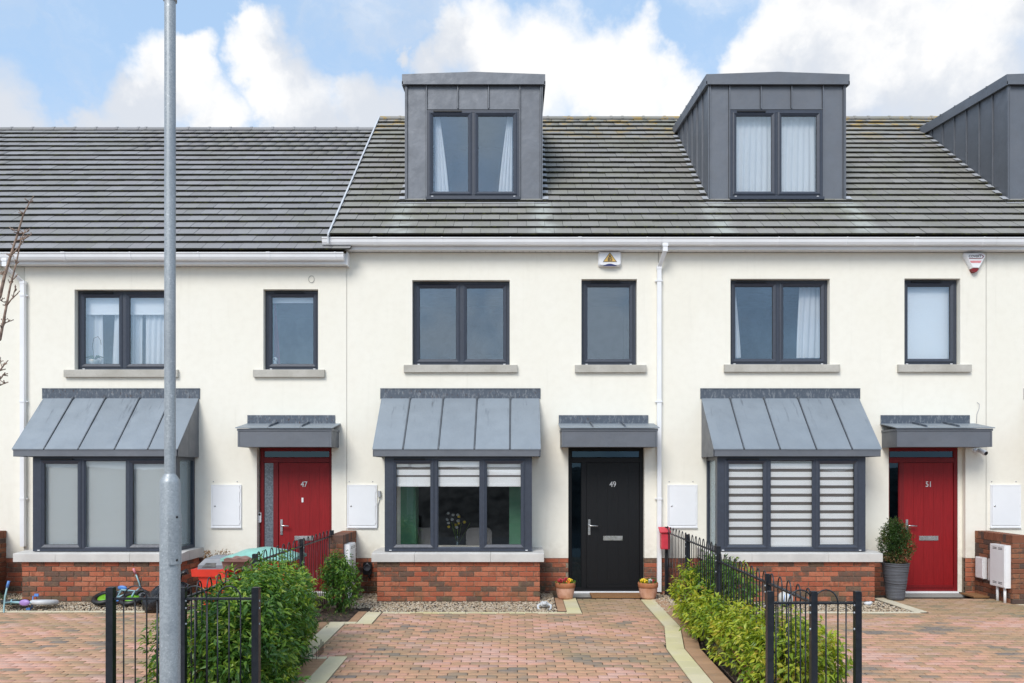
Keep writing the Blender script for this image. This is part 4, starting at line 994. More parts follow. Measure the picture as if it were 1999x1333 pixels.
def gravel(x0, x1, y0, y1, n, label, r0=.008, r1=.019, hole=None):
    t = (1 + 5 ** .5) / 2
    ico = np.array([(-1, t, 0), (1, t, 0), (-1, -t, 0), (1, -t, 0), (0, -1, t), (0, 1, t), (0, -1, -t), (0, 1, -t), (t, 0, -1), (t, 0, 1), (-t, 0, -1), (-t, 0, 1)]) / math.sqrt(1 + t * t)
    fc = np.array([(0, 11, 5), (0, 5, 1), (0, 1, 7), (0, 7, 10), (0, 10, 11), (1, 5, 9), (5, 11, 4), (11, 10, 2), (10, 7, 6), (7, 1, 8), (3, 9, 4), (3, 4, 2), (3, 2, 6), (3, 6, 8), (3, 8, 9), (4, 9, 5), (2, 4, 11), (6, 2, 10), (8, 6, 7), (9, 8, 1)])
    V = []; F = []; q = 0
    while q < n:
        x, y = random.uniform(x0, x1), random.uniform(y0, y1)
        if hole and hole(x, y): continue
        s = random.uniform(r0, r1); v = ico * (1 + RNG.uniform(-.22, .22, (12, 1))) * np.array((s, s * random.uniform(.6, 1), s * random.uniform(.4, .7)))
        a = np.array(Euler((random.uniform(-.5, .5), random.uniform(-.5, .5), random.uniform(0, 6.3))).to_matrix())
        V.append(v @ a.T + np.array((x, y, gz(y) - .022 + random.uniform(0, .024)))); F.append(fc + q * 12); q += 1
    me = np_mesh('gravel', np.concatenate(V), np.concatenate(F), 'gravel_stone'); o = link('gravel', me, None, (0, 0, 0)); tag(o, label, 'gravel', kind='stuff')
inbay = lambda a, b: (lambda x, y: a < x < b and y > YB)
gravel(-2.6, xd - .34, Y_a + .1, 0, 6200, 'strip of pale gravel below the bay window of house 49', hole=lambda x, y: inbay(-2.11, .338)(x, y) or (x < XA_ - .2 and y < -1.2))
gravel(-9.2, -3.0, gy(1195) + .1, 0, 8500, 'strip of brownish gravel below the bay window of house 47', hole=lambda x, y: inbay(-7.45, -5.08)(x, y) or (-4.2 < x < -3.0 and y > -1.0))
gravel(2.05, P2[0] - .15, gy(1197) + .1, 0, 6500, 'strip of white and pale gravel below the bay window of house 51', hole=lambda x, y: inbay(2.925, 5.376)(x, y) or x > P1[0] - .2 + (P2[0] - P1[0]) * (y - P1[1]) / (P2[1] - P1[1]))
gravel(1.85, 2.5, -2.1, -.35, 1800,  'patch of coarse pale gravel at the foot of the fence by the red post box', .012, .024, hole=lambda x, y: x < lerp_poly(REDGE, y) + .41)
gravel(7.6, 9.3, -2.2, -.9, 1200, 'patch of white gravel at the far right edge')

# ------------------------------------------------------------------ bow-top railings
def bow_mesh(wd, z0, zr, zt, n=10):
    pts = [(-wd / 2, 0, z0), (-wd / 2, 0, zr)]
    pts += [(-wd / 2 * math.cos(math.pi * k / n), 0, zr + (zt - zr) * math.sin(math.pi * k / n)) for k in range(n + 1)] + [(wd / 2, 0, z0)]
    m = MB(); m.tube(pts, .0062, 7); return m.mesh('bow_bar', 'black_paint', center=False)[0]
def railing(label, posts, panels, group, post_w=.05):
    """posts: (x, y, ztop); panels: (p0, p1, zrail, bowtop, first offset)"""
    t = thing('bow_top_fence', label, 'fence', (posts[0][0], posts[0][1], gz(posts[0][1])), group)
    for (x, y, zt) in posts:
        m = MB(); h = post_w / 2; m.box(x - h, x + h, y - h, y + h, gz(y) - .05, zt - .004); m.box(x - h + .003, x + h - .003, y - h + .003, y + h - .003, zt - .004, zt); po = m.obj('post', 'black_paint', t)
    for (a, b, zr, zt, *_) in panels:
        a = Vector(a); b = Vector(b); d = (b - a); L = d.length; d.normalize(); ang = math.atan2(d.y, d.x); zg = gz(min(a.y, b.y)) + .07
        nr = Vector((-d.y, d.x)); e = post_w / 2
        for z, hh in ((zr, .008), (zg, .006)):
            m = MB(); p0 = a + d * e; p1 = b - d * e
            vs = [(p.x + nr.x * s, p.y + nr.y * s, z + q) for p in (p0, p1) for s, q in ((-.016, -hh), (.016, -hh), (.016, hh), (-.016, hh))]
            m.add(vs, [(0, 1, 2, 3), (4, 7, 6, 5)] + [(k, 4 + k, 4 + (k + 1) % 4, (k + 1) % 4) for k in range(4)]); m.obj('rail', 'black_paint', t)
        n = max(1, int(round((L - .10) / .2))); s = (L) / n if L > 1 else .2
        big = bow_mesh(s * .5 if L > 1 else .19, zg - .01, zr, zt); key = ('bar', round(zr, 2), round(zg, 2))
        if key not in BRK: m = MB(); m.tube([(0, 0, zg - .01), (0, 0, zr)], .0062, 7); BRK[key] = m.mesh('bar', 'black_paint', center=False)[0]
        if L > 1:
            for i in range(n):
                p = a + d * ((i + .5) * s); o = link('bow_bar', big, t, (p.x, p.y, 0)); o.rotation_euler = (0, 0, ang)
        else:
            us = _[0]
            for u in us[0]: p = a + d * u; o = link('bow_bar', big, t, (p.x, p.y, 0)); o.rotation_euler = (0, 0, ang)
            for u in us[1]: p = a + d * u; o = link('bar', BRK[key], t, (p.x, p.y, 0))
    for (x, y, zt) in posts[1:]:
        m = MB()
        for z in (zt - .11, zt - .17, zt - .30): m.ball((x + (.027 if x < 0 else -.027), y - .008, z), .010, n=4)
        m.obj('bolt_cap', 'galvanised_steel', t)
    return t
XR = 2.357; yr_ = [-.15, 10.83 - 12.5, 9.17 - 12.5, 7.35 - 12.5, 6.22 - 12.5]
ztr = [CZ - .86, CZ - .859, CZ - .866, CZ - .955, CZ - .946]
railing('black bow-top fence running from the red post box down to the street', [(XR, y, z) for y, z in zip(yr_, ztr)],
        [((XR, yr_[i]), (XR, yr_[i + 1]), CZ - (.943 if i < 2 else 1.04), CZ - (.845 if i < 2 else .94)) for i in range(4)], 'bow-top fences between the gardens')
yf_ = -6.28; sc_ = (yf_ - CY) / FP
fx = [(1502.5 - CX) * sc_, XR, (1673.8 - CX) * sc_]
railing('short black bow-top railing at the street end, right of the black door', [(fx[0], yf_, CZ - .946), (fx[2], yf_, CZ - .946)],
        [((fx[0], yf_), (fx[1], yf_), CZ - 1.04, CZ - .935, ([.245], [.05, .245])), ((fx[1], yf_), (fx[2], yf_), CZ - 1.04, CZ - .935, ([.10], [.10, .24 + .02]))], 'bow-top railings along the street')
XL = -2.753; yl_ = [11.6 - 12.5, 9.97 - 12.5, 8.2 - 12.5, 6.43 - 12.5]; ztl = [CZ - .86, CZ - .85, CZ - .855, CZ - .946]
railing('black bow-top fence between the red-doored house 47 and the left hedge', [(XL, y, z) for y, z in zip(yl_, ztl)],
        [((XL, yl_[i]), (XL, yl_[i + 1]), CZ - (.94 if i < 2 else 1.04), CZ - (.845 if i < 2 else .94)) for i in range(3)], 'bow-top fences between the gardens')
yfl = -6.07; sl_ = (yfl - CY) / FP; flx = [(216.5 - CX) * sl_, XL, (500 - CX) * sl_]
railing('short black bow-top railing behind the grey lamp post', [(flx[0], yfl, CZ - .946), (flx[2], yfl, CZ - .946)],
        [((flx[0], yfl), (flx[1], yfl), CZ - 1.04, CZ - .935, ([.20, .48], [.20, .38])), ((flx[1], yfl), (flx[2], yfl), CZ - 1.04, CZ - .935, ([.10, .38], [.10, .20, .38, .475]))], 'bow-top railings along the street', .058)
# little wire border fences
def wire(label, line, h, step, hoops=False):
    t = thing('wire_border', label, 'border fence', (line[0][0], line[0][1], gz(line[0][1])))
    for a, b in zip(line[:-1], line[1:]):
        a = Vector(a); b = Vector(b); d = b - a; L = d.length; d.normalize(); n = max(2, int(L / step)); g = gz(a.y) + .0
        m = MB()
        for z in ((.5, .92) if not hoops else (.3, .72)): m.tube([(a.x, a.y, gz(a.y) + z * h), (b.x, b.y, gz(b.y) + z * h)], .0022, 5)
        m.obj('wire', 'black_paint', t)
        for i in range(n):
            p = a + d * (i * step); q = a + d * ((i + .5) * step); m = MB(); z0 = gz(p.y) - .02
            hh = h * (1 if i % 2 else .75)
            if hoops: m.tube([(p.x, p.y, z0), (p.x, p.y, z0 + hh)] + [(p.x + (q.x - p.x) * (1 - math.cos(k * math.pi / 5)) / 2, p.y + (q.y - p.y) * (1 - math.cos(k * math.pi / 5)) / 2, z0 + hh + .02 * math.sin(k * math.pi / 5)) for k in range(1, 5)] + [(q.x, q.y, z0 + hh), (q.x, q.y, z0)], .0024, 5)
            else: m.tube([(p.x, p.y, z0), (p.x, p.y, z0 + h)], .0018, 4)
            m.obj('wire_hoop' if hoops else 'wire_bar', 'black_paint', t)
a_ = G(620, 1285); b_ = G(556, 1290)
wire('tiny black wire border at the corner of the left flower bed', [(a_[0], a_[1] + .25), (a_[0], a_[1] - .05), (b_[0] - .1, a_[1] - .05)], .17, .085, True)
wb = [(p[0] + .43, p[1]) for p in REDGE[1:4]]
wire('low black wire border between the soil and the path on the right', [(REDGE[0][0] + .55, -1.9)] + wb[:3], .20, .03)

# ------------------------------------------------------------------ foliage
LB = np.array([(0, 0, 0), (.45, -.5, .10), (.5, 0, -.02), (.45, .5, .10), (1, 0, -.16)]); LF = np.array([(0, 1, 2, 2), (0, 2, 3, 3), (1, 4, 2, 2), (2, 4, 3, 3)])
LT = np.array([(0, 1, 2), (0, 2, 3), (1, 4, 2), (2, 4, 3)])
def rotm(d, up_j):
    """batch frames: x axis along d, random roll"""
    d = d / np.linalg.norm(d, axis=1, keepdims=True)
    up = np.tile(np.array([[0, 0, 1.]]), (len(d), 1)) + up_j
    y = np.cross(up, d); y /= np.linalg.norm(y, axis=1, keepdims=True) + 1e-9; z = np.cross(d, y)
    return np.stack([d, y, z], axis=2)
def foliage(parent, ells, nshoot, mats, leaf=(.048, .112), wd=.35, shoot=.15, per=10, nind=0, new=.25, inner=.35, droop=.7, top_new=None, name='foliage'):
    ells = [(np.array(c), np.array(r)) for c, r in ells]; area = np.array([(r[0] * r[1] + r[1] * r[2] + r[0] * r[2]) for c, r in ells]); pick = RNG.choice(len(ells), nshoot, p=area / area.sum())
    P = []; Dn = []
    C = np.array([ells[i][0] for i in pick]); Rr = np.array([ells[i][1] for i in pick])
    u = RNG.normal(size=(nshoot, 3)); u /= np.linalg.norm(u, axis=1, keepdims=True)
    f = np.where(RNG.random(nshoot) < inner, RNG.uniform(.35, .85, nshoot), RNG.uniform(.80, 1.0, nshoot)); f = np.where(RNG.random(nshoot) < .10, RNG.uniform(1.0, 1.16, nshoot), f)
    p = C + u * Rr * f[:, None]
    nrm = u / Rr; nrm /= np.linalg.norm(nrm, axis=1, keepdims=True)
    ax = nrm * .9 + np.array([0, 0, .75]) + RNG.normal(size=(nshoot, 3)) * .28; ax /= np.linalg.norm(ax, axis=1, keepdims=True)
    keep = p[:, 2] > np.array([gz(y) for y in p[:, 1]]) + .04; p, ax, nrm = p[keep], ax[keep], nrm[keep]; n = len(p)
    LP = []; LD = []; LS = []; NW = []
    tall = RNG.random(n)
    for k in range(per):
        t = (k + RNG.random(n)) / per
        ang = RNG.uniform(0, 2 * np.pi, n)
        a = np.cross(ax, RNG.normal(size=(n, 3))); a /= np.linalg.norm(a, axis=1, keepdims=True) + 1e-9
        dd = a * (1.05 - .55 * t[:, None]) + ax * (.25 + .65 * t[:, None]) - np.array([0, 0, 1]) * droop * (1 - .3 * t[:, None])
        LP.append(p + ax * (t * shoot)[:, None]); LD.append(dd); LS.append(RNG.uniform(leaf[0], leaf[1], n) * (1.1 - .35 * t)); NW.append((t > .62) & (tall < new))
    LP = np.concatenate(LP); LD = np.concatenate(LD); LS = np.concatenate(LS); NW = np.concatenate(NW)
    M = rotm(LD, RNG.normal(size=LD.shape) * .55)
    ok = LP[:, 2] > -.09; LP, LS, NW, M = LP[ok], LS[ok], NW[ok], M[ok]
    nl = len(LP); ind = np.zeros(nl, bool)
    if nind:
        dist = np.linalg.norm(LP - np.array([0, CY, CZ]), axis=1); pxx = CX + LP[:, 0] * FP / (LP[:, 1] - CY); pyy = HY - (LP[:, 2] - CZ) * FP / (LP[:, 1] - CY)
        # outermost leaves on the camera side
        s = LP[:, 1] - LP[:, 2] * .4 + np.where((pyy > 1330) | (pyy < 0) | (pxx < 0), 9, 0); idx = np.argsort(s)[:nind * 3]; idx = RNG.choice(idx, nind, replace=False); ind[idx] = True
    sc = np.stack([LS, LS * wd, LS], axis=1)
    W = np.einsum('nij,nkj->nki', M, LB[None] * sc[:, None, :]) + LP[:, None, :]
    rest = ~ind; Wr = W[rest]; k = len(Wr)
    F = (LT[None] + (np.arange(k) * 5)[:, None, None]).reshape(-1, 3); mi = np.repeat(NW[rest].astype(int), 4)
    me = np_mesh(name, Wr.reshape(-1, 3), F, mats, mi); o = link(name, me, parent, (0, 0, 0)); o['kind'] = 'stuff'; o.location = -worg(parent)
    if nind:
        lm = [np_mesh('leaf', LB * np.array([1, wd, 1]), LT, m_) for m_ in mats]
        for i in np.where(ind)[0]:
            q = link('leaf', lm[int(NW[i])], parent, LP[i]); q.rotation_euler = Matrix(M[i].tolist()).to_euler(); q.scale = (LS[i],) * 3
    return p, ax
def stems(parent, base, ells, n, r=.006, mat='twig_bark'):
    m = MB()
    for i in range(n):
        c, rr = random.choice(ells); b = Vector(random.choice(base)) + Vector((random.uniform(-.04, .04), random.uniform(-.04, .04), 0))
        e = Vector(c) + Vector([random.uniform(-.7, .7) * k for k in rr]); mid = (b + e) / 2 + Vector((random.uniform(-.04, .04), random.uniform(-.04, .04), .08))
        m.tube([b, (b + mid) / 2 + Vector((0, 0, .03)), mid, e], [r, r * .9, r * .7, r * .4], 5)
    m.obj('stems', mat, parent)
# left hedge
t = thing('hedge', 'large dark green leafy hedge behind the short railing on the left', 'hedge', (-2.45, -4.6, gz(-4.6)))
EL = [((-2.52, -5.35, .32), (.37, .60, .52)), ((-2.46, -4.7, .38), (.31, .62, .53)), ((-2.60, -4.1, .40), (.30, .60, .50)), ((-2.66, -3.6, .36), (.24, .40, .47)), ((-2.44, -5.45, .20), (.36, .50, .40)), ((-2.90, -5.45, .22), (.34, .42, .46)), ((-2.56, -5.0, .56), (.32, .6, .37))]
foliage(t, EL, 2300, ['green_leaf', 'new_green_leaf'], nind=300, new=.38)
stems(t, [(-2.5, y, gz(y)) for y in (-5.5, -5, -4.4, -3.8, -3.4)], EL, 90, .008, 'red_twig')
# right hedge
t = thing('hedge', 'low yellow-green leafy hedge running along the fence on the right', 'hedge', (2.2, -4, gz(-4)))
ER = [((2.45, -5.5, .15), (.27, .55, .37)), ((2.42, -4.95, .14), (.25, .5, .37)), ((2.37, -4.4, .11), (.23, .5, .35)), ((2.33, -3.8, .11), (.21, .4, .34)), ((2.31, -3.2, .11), (.20, .4, .33)), ((2.29, -2.6, .14), (.18, .33, .34)), ((2.28, -2.1, .26), (.14, .22, .38)), ((2.62, -5.5, .14), (.22, .45, .38))]
foliage(t, ER, 1300, ['yellow_leaf', 'new_yellow_leaf'], nind=300, new=.55)
stems(t, [(2.2, y, gz(y)) for y in (-5.6, -5, -4.4, -3.8, -3.2, -2.6, -2)], ER, 90, .007, 'red_twig')
# upright green shrub standing behind the right fence
t = thing('shrub', 'dark green shrub showing through the fence left of bay window 51', 'shrub', (2.62, -2.6, gz(-2.6)))
foliage(t, [((2.60, -2.9, .42), (.18, .5, .38)), ((2.56, -2.2, .40), (.15, .4, .34))], 420, ['green_leaf', 'new_green_leaf']); stems(t, [(2.6, -2.7, gz(-2.7))], [((2.60, -2.7, .35), (.15, .4, .3))], 14)
# bush by the wall
t = thing('bush', 'small dark green bush in front of the brick pier and gas box', 'bush', (-2.53, -1.55, gz(-1.5)))
EB = [((-2.50, -1.55, .36), (.19, .2, .32)), ((-2.53, -1.5, .52), (.15, .16, .20)), ((-2.44, -1.55, .30), (.17, .17, .24))]
foliage(t, EB, 360, ['green_leaf', 'new_green_leaf'], leaf=(.045, .075), new=.12); stems(t, [(-2.5, -1.5, gz(-1.5))], EB, 26)
t = thing('shrub', 'sprig of a green shrub at the right edge beside the brick pier', 'shrub', (7.75, -1.6, gz(-1.6)))
foliage(t, [((7.42 + .18, -1.7, .36), (.16, .2, .22))], 90, ['yellow_leaf', 'new_yellow_leaf']); stems(t, [(7.7, -1.6, gz(-1.6))], [((7.5, -1.7, .36), (.1, .15, .15))], 8)
# moss and weeds by the left gravel
t = thing('weeds', 'clump of low weeds in the gravel at the left edge by the toy bicycle', 'weeds', (-7.6, -1.05, -.02)); t['kind'] = 'stuff'
foliage(t, [((-7.9, -.9, .0), (.35, .2, .10)), ((-7.3, -1.15, .0), (.25, .1, .06))], 500, ['box_leaf', 'brown_leaf'], leaf=(.012, .03), shoot=.04, new=.2)
t = thing('weeds', 'weeds growing on the bare soil below the small bush', 'weeds', (-2.5, -1.9, -.03)); t['kind'] = 'stuff'
foliage(t, [((-2.45, -2.0, -.03), (.3, .45, .05)), ((-2.1, -1.6, -.03), (.2, .12, .04)), ((-2.55, -2.6, -.03), (.2, .4, .05))], 420, ['box_leaf', 'brown_leaf'], leaf=(.010, .028), shoot=.03, new=.35)

# topiary in the ribbed planter
px, py_ = PX(1748, -.56), -.56
t = thing('potted_box', 'egg-shaped clipped box plant in a tall grey ribbed planter', 'potted plant', (px, py_, gz(py_)))
prof = [(.001, .005), (.118, .005), (.124, .0)]; nr = 12
for i in range(nr * 4 + 1):
    z = .03 + i * .52 / (nr * 4); r = .126 + (z / .55) * .072; ph = (i % 4); prof.append((r - (.006 if ph == 0 else 0), z))
prof += [(.205, .555), (.198, .565), (.185, .56), (.18, .50), (.001, .50)]
m = MB(); m.lathe(prof, (px, py_, gz(py_)), 40, wob=lambda i, a: (.013 * math.sin(a * 1.0 + (i // 8) * 2.1) if 2 < i < len(prof) - 6 else 0)); m.obj('planter', 'grey_planter', t)
m = MB(); m.lathe([(.001, .53), (.185, .52)], (px, py_, gz(py_)), 20); m.obj('compost', 'soil', t)
foliage(t, [((px, py_, .83), (.235, .235, .31)), ((px, py_, .95), (.17, .17, .27))], 2100, ['box_leaf', 'brown_leaf'], leaf=(.016, .026), wd=.55, shoot=.035, per=8, new=.06, droop=.1)
foliage(t, [((px, py_, .62), (.20, .20, .09))], 330, ['brown_leaf', 'box_leaf'], leaf=(.016, .026), wd=.55, shoot=.03, per=7, new=.3, droop=.1, name='dry_foliage')
m = MB(); m.tube([(px, py_, .5), (px, py_, 1.0)], .014, 7); m.obj('stem', 'twig_bark', t)
# terracotta pots with pansies
def pot(x, y, label, cols):
    z = gz(y); t = thing('flower_pot', label, 'flower pot', (x, y, z), 'terracotta pots at the black door')
    m = MB(); m.lathe([(.001, .004), (.100, .004), (.108, .0), (.118, .03), (.135, .10), (.143, .172)], (x, y, z), 32); m.obj('pot', 'terracotta', t)
    m = MB(); m.lathe([(.143, .172), (.153, .176), (.156, .24), (.150, .25), (.138, .248), (.134, .20), (.001, .20)], (x, y, z), 32); m.obj('rim', 'terracotta_rim', t)
    m = MB(); m.lathe([(.001, .218), (.136, .212)], (x, y, z), 16); m.obj('compost', 'soil', t)
    foliage(t, [((x, y, z + .24), (.125, .125, .045))], 90, ['green_leaf', 'green_leaf'], leaf=(.02, .035), wd=.6, shoot=.03, per=6, droop=.1, new=0)
    for (dx, dy, dz, c) in cols:
        m = MB()
        for k in range(5):
            a = k * 2 * math.pi / 5 + dx * 9; cx, cz_ = x + dx + .019 * math.cos(a), z + .275 + dz + .019 * math.sin(a); m.ball((cx, y + dy - .003 * (k % 2), cz_), (.017, .006, .017), n=5)
        m.obj('flower', c, t)
        m = MB(); m.ball((x + dx, y + dy - .007, z + .275 + dz), .006, n=4); m.tube([(x + dx, y + dy, z + .2), (x + dx, y + dy, z + .27 + dz)], .002, 4); m.obj('flower_eye', 'ink', t)
pot(.737, -.48, 'terracotta pot of dark red and yellow pansies left of the black door', [(-.07, -.06, .01, 'petal_red'), (-.03, -.09, .0, 'petal_red'), (.0, -.04, .02, 'petal_red'), (.06, -.07, .015, 'petal_yellow'), (.085, -.03, -.005, 'petal_yellow'), (.035, -.10, -.01, 'orange_plastic'), (-.09, -.02, .0, 'petal_red')])
pot(2.01, -.48, 'terracotta pot of yellow pansies right of the black door', [(-.075, -.06, .012, 'petal_yellow'), (-.045, -.09, -.005, 'petal_yellow'), (-.095, -.03, .0, 'petal_yellow'), (.02, -.07, .005, 'petal_white'), (.07, -.06, -.005, 'petal_red')])
# doormat
t = MB(); t.box(1.15, 1.96, -.47, -.06, gz(-.3) - .0, gz(-.3) + .022); o = t.obj('doormat', 'coir'); tag(o, 'brown coir doormat lying in front of the black door', 'doormat')
t = MB(); t.box(D51[1] - .1, D51[1] + .55, -.40, -.03, -.012, .010); o = t.obj('doormat', 'coir'); tag(o, 'dark brown mat on the ground right of red door 51', 'doormat')

# ------------------------------------------------------------------ brick piers, meter boxes
def pier(x0, x1, ytop, label, y1=-.96, ph=0):
    t = thing('brick_pier', label, 'garden wall', ((x0 + x1) / 2, y1 / 2, gz(y1)), 'low brick walls between the gardens'); zt = 1.0
    m = MB(); m.box(x0 + .012, x1 - .012, y1 + .012, -.004, -.1, zt - .03); co = m.obj('core', 'mortar', t)
    brick_face(t, (x0, y1, 0), (1, 0, 0), x1 - x0, -.02, 12, 'brown_brick', ph)
    brick_face(t, (x1, y1 + .055, 0), (0, 1, 0), -y1 - .06, -.02, 12, 'brown_brick', 1); brick_face(t, (x0, -.005, 0), (0, -1, 0), -y1 - .06, -.02, 12, 'brown_brick', 1)
    n = int(-y1 / .075); s = (-y1 - .004) / n
    for i in range(n):
        m = MB(); a = y1 + i * s + .004; b = y1 + (i + 1) * s - .004; c = .006
        m.poly([(x0, a, .885), (x0, b, .885), (x0, b, zt - c), (x0, b - c, zt), (x0, a + c, zt), (x0, a, zt - c)], (x1 - x0, 0, 0)); m.obj('coping_brick', 'brown_brick', t)
pier(-2.79, -2.575, 0, 'low brick wall between houses 47 and 49, beside the small bush'); pier(7.316, 7.531, 0, 'low brick wall with meter boxes on it, right of red door 51'); pier(-8.385, -8.17, 0, 'low brick wall cut off by the left edge')
def mbox(x_face, sgn, y0, y1, z0, z1, d, label, legs=False, name='gas_meter_box', mat='white_plastic', vents=True):
    """box on a wall side: x_face is the wall face, sgn the way it sticks out"""
    t = thing(name, label, 'meter box', (x_face, (y0 + y1) / 2, z0), 'meter boxes on the low walls'); a, b = sorted((x_face + sgn * .001, x_face + sgn * d))
    m = MB(); m.poly([(a, y0, z0), (b, y0, z0), (b, y0, z1), (a, y0, z1)], (0, y1 - y0, 0)); m.obj('housing', mat, t)
    xf = x_face + sgn * (d + .001); m = MB(); m.box(*sorted((xf, xf + sgn * .008)), y0 + .012, y1 - .012, z0 + .012, z1 - .012); m.obj('cabinet_door', mat, t)
    if vents:
        m = MB(); xf2 = xf + sgn * .0085
        for z in (z0 + .05, z0 + .07, z1 - .05, z1 - .07):
            for k in (0, 1): yy = y0 + .06 + k * (y1 - y0 - .1) * .5; m.box(*sorted((xf2, xf2 + sgn * .001)), yy, yy + (y1 - y0 - .16) * .45, z, z + .008)
        m.obj('vent_slots', 'black_seal', t)
    if legs:
        for y in (y0 + .07, y0 + .25): m = MB(); m.tube([(x_face + sgn * .045, y, gz(y) - .02), (x_face + sgn * .045, y, z0)], .02, 10); m.obj('pipe', 'white_plastic', t)
mbox(7.316, -1, -.92, -.55, .21, .845, .085, 'large white gas meter box on two pipes, right of red door 51', True)
mbox(7.316, -1, -.54, -.41, .26, .60, .035, 'narrow beige box between the two white boxes on the low wall', mat='off_white', vents=False)
mbox(7.316, -1, -.33, -.12, .27, .60, .055, 'small white box nearest the red door 51, on the low wall', vents=False)
mbox(-2.575, 1, -.90, -.50, .20, .86, .085, 'white gas meter box behind the small bush', True)
mbox(-8.17, 1, -.90, -.55, .30, .62, .05, 'beige meter box cut off by the left edge', mat='off_white', vents=False)

# ------------------------------------------------------------------ alarms, camera, charger, doorbell, post box
def rr(w_, h_, r, n=5):
    p = []
    for cx, cz_, a0 in ((w_ / 2 - r, h_ / 2 - r, 0), (-w_ / 2 + r, h_ / 2 - r, 90), (-w_ / 2 + r, -h_ / 2 + r, 180), (w_ / 2 - r, -h_ / 2 + r, 270)):
        p += [(cx + r * math.cos(R(a0 + 90 * k / n)), cz_ + r * math.sin(R(a0 + 90 * k / n))) for k in range(n + 1)]
    return p
x, z = PX(1189.5), PZ(507)
t = thing('alarm_box', 'white alarm box with a gold triangle above the narrow window of house 49', 'alarm box', (x, -.03, z))
o2 = rr(.37, .235, .04); o3 = rr(.335, .20, .035); m = MB()
n = len(o2); vs = [(x + a, 0, z + b) for a, b in o2] + [(x + a, -.045, z + b) for a, b in o2] + [(x + a, -.075, z + b) for a, b in o3]
m.add(vs, [tuple(range(2 * n, 3 * n))] + [(L * n + k, L * n + (k + 1) % n, (L + 1) * n + (k + 1) % n, (L + 1) * n + k) for L in (0, 1) for k in range(n)]); m.obj('cover', 'white_plastic', t)
m = MB(); m.poly([(x - .11, -.077, z + .035), (x + .11, -.077, z + .035), (x, -.077, z + .10)], (0, .001, 0)) if False else m.poly([(x - .112, -.079, z - .055), (x + .112, -.079, z - .055), (x, -.079, z + .098)], (0, .003, 0)); m.obj('triangle_edge', 'ink', t)
m = MB(); m.poly([(x - .098, -.081, z - .048), (x + .098, -.081, z - .048), (x, -.081, z + .085)], (0, .003, 0)); m.obj('triangle', 'gold', t)
text_obj('A', .075, 'ink', (x, -.083, z + .030), t, 'letter', .001, .9, .001); text_obj('BS', .075, 'ink', (x, -.083, z - .018), t, 'letters', .001, 1.0, .001)
m = MB(); m.poly([(x + a, -.068, z - .118 + b) for a, b in [(-.11, 0)] + [(-.11 + .22 * k / 8, .034 * math.sin(math.pi * k / 8)) for k in range(1, 8)] + [(.11, 0)]], (0, -.014, 0)); m.obj('strobe', 'navy', t)
x, z = PX(1898.5), PZ(514)
t = thing('alarm_box', 'white triangular alarm box with red lettering at the top right', 'alarm box', (x, -.03, z))
def tri(s): return [(-.165 * s, .14 * s), (-.15 * s, .16 * s), (.135 * s, .16 * s), (.165 * s, .13 * s), (.165 * s, .10 * s), (.055 * s, -.10 * s), (-.055 * s, -.10 * s), (-.165 * s, .10 * s)]
o2, o3 = tri(1), [(a + .015, b) for a, b in tri(.86)]; n = len(o2); m = MB()
vs = [(x + a, 0, z + b) for a, b in o2] + [(x + a, -.04, z + b) for a, b in o2] + [(x + a, -.075, z + b) for a, b in o3]
m.add(vs, [tuple(range(2 * n, 3 * n))] + [(L * n + k, L * n + (k + 1) % n, (L + 1) * n + (k + 1) % n, (L + 1) * n + k) for L in (0, 1) for k in range(n)]); m.obj('cover', 'white_plastic', t)
m = MB(); m.poly([(x + a, -.07, z + b) for a, b in ((-.055, -.10), (.06, -.10), (.045, -.135), (.02, -.155), (-.02, -.155), (-.042, -.135))], (0, .069, 0)); m.obj('strobe', 'dark_red', t)
text_obj('COVERT', .055, 'ink', (x - .005, -.0765, z + .092), t, 'lettering', .0008, .95, .0008)
m = MB(); m.box(x - .10, x + .085, -.0775, -.0755, z + .052, z + .062); m.tube([(x + .05, -.077, z + .122), (x + .10, -.077, z + .116), (x + .132, -.077, z + .09), (x + .11, -.077, z + .062), (x + .07, -.077, z + .052)], [.002, .005, .007, .005, .002], 6); m.obj('red_swoosh', 'dark_red', t)
m = MB(); m.poly([(x - .085, -.0775, z + .022), (x + .10, -.0775, z + .022), (x + .08, -.0775, z - .012), (x - .065, -.0775, z - .012)], (0, .002, 0)); m.obj('phone_strip', 'pale_ink', t)
# bullet camera with its cable
x, z = PX(1910), PZ(884)
t = thing('security_camera', 'small white bullet camera under the right end of canopy 51', 'camera', (x, 0, z))
m = MB(); m.lathe([(.001, -.03), (.035, -.028), (.042, 0)], (x - .055, 0, z + .03), 16, axis='y'); m.tube([(x - .055, -.02, z + .03), (x - .03, -.07, z + .035), (x - .01, -.09, z + .02)], .012, 8); m.obj('bracket', 'white_plastic', t)
m = MB(); m.tube([(x - .02, -.05, z + .045), (x + .0, -.10, z + .02), (x + .02, -.17, z - .012)], [.034, .038, .038], 16); m.obj('housing', 'white_plastic', t)
m = MB(); m.tube([(x + .0195, -.169, z - .0115), (x + .022, -.177, z - .016)], [.033, .030], 16); m.obj('lens', 'black_seal', t)
m = MB(); m.tube([(x - .05, -.01, z + .06), (x - .04, -.012, z + .12)], .004, 5); m.tube([(PX(1906), -.008, 2.72), (PX(1906), -.012, 2.86), (PX(1910.5), -.012, 2.95), (PX(1911), -.012, 3.02), (PX(1907), -.008, 3.05)], .004, 5); m.obj('cable', 'grey_trim', t)
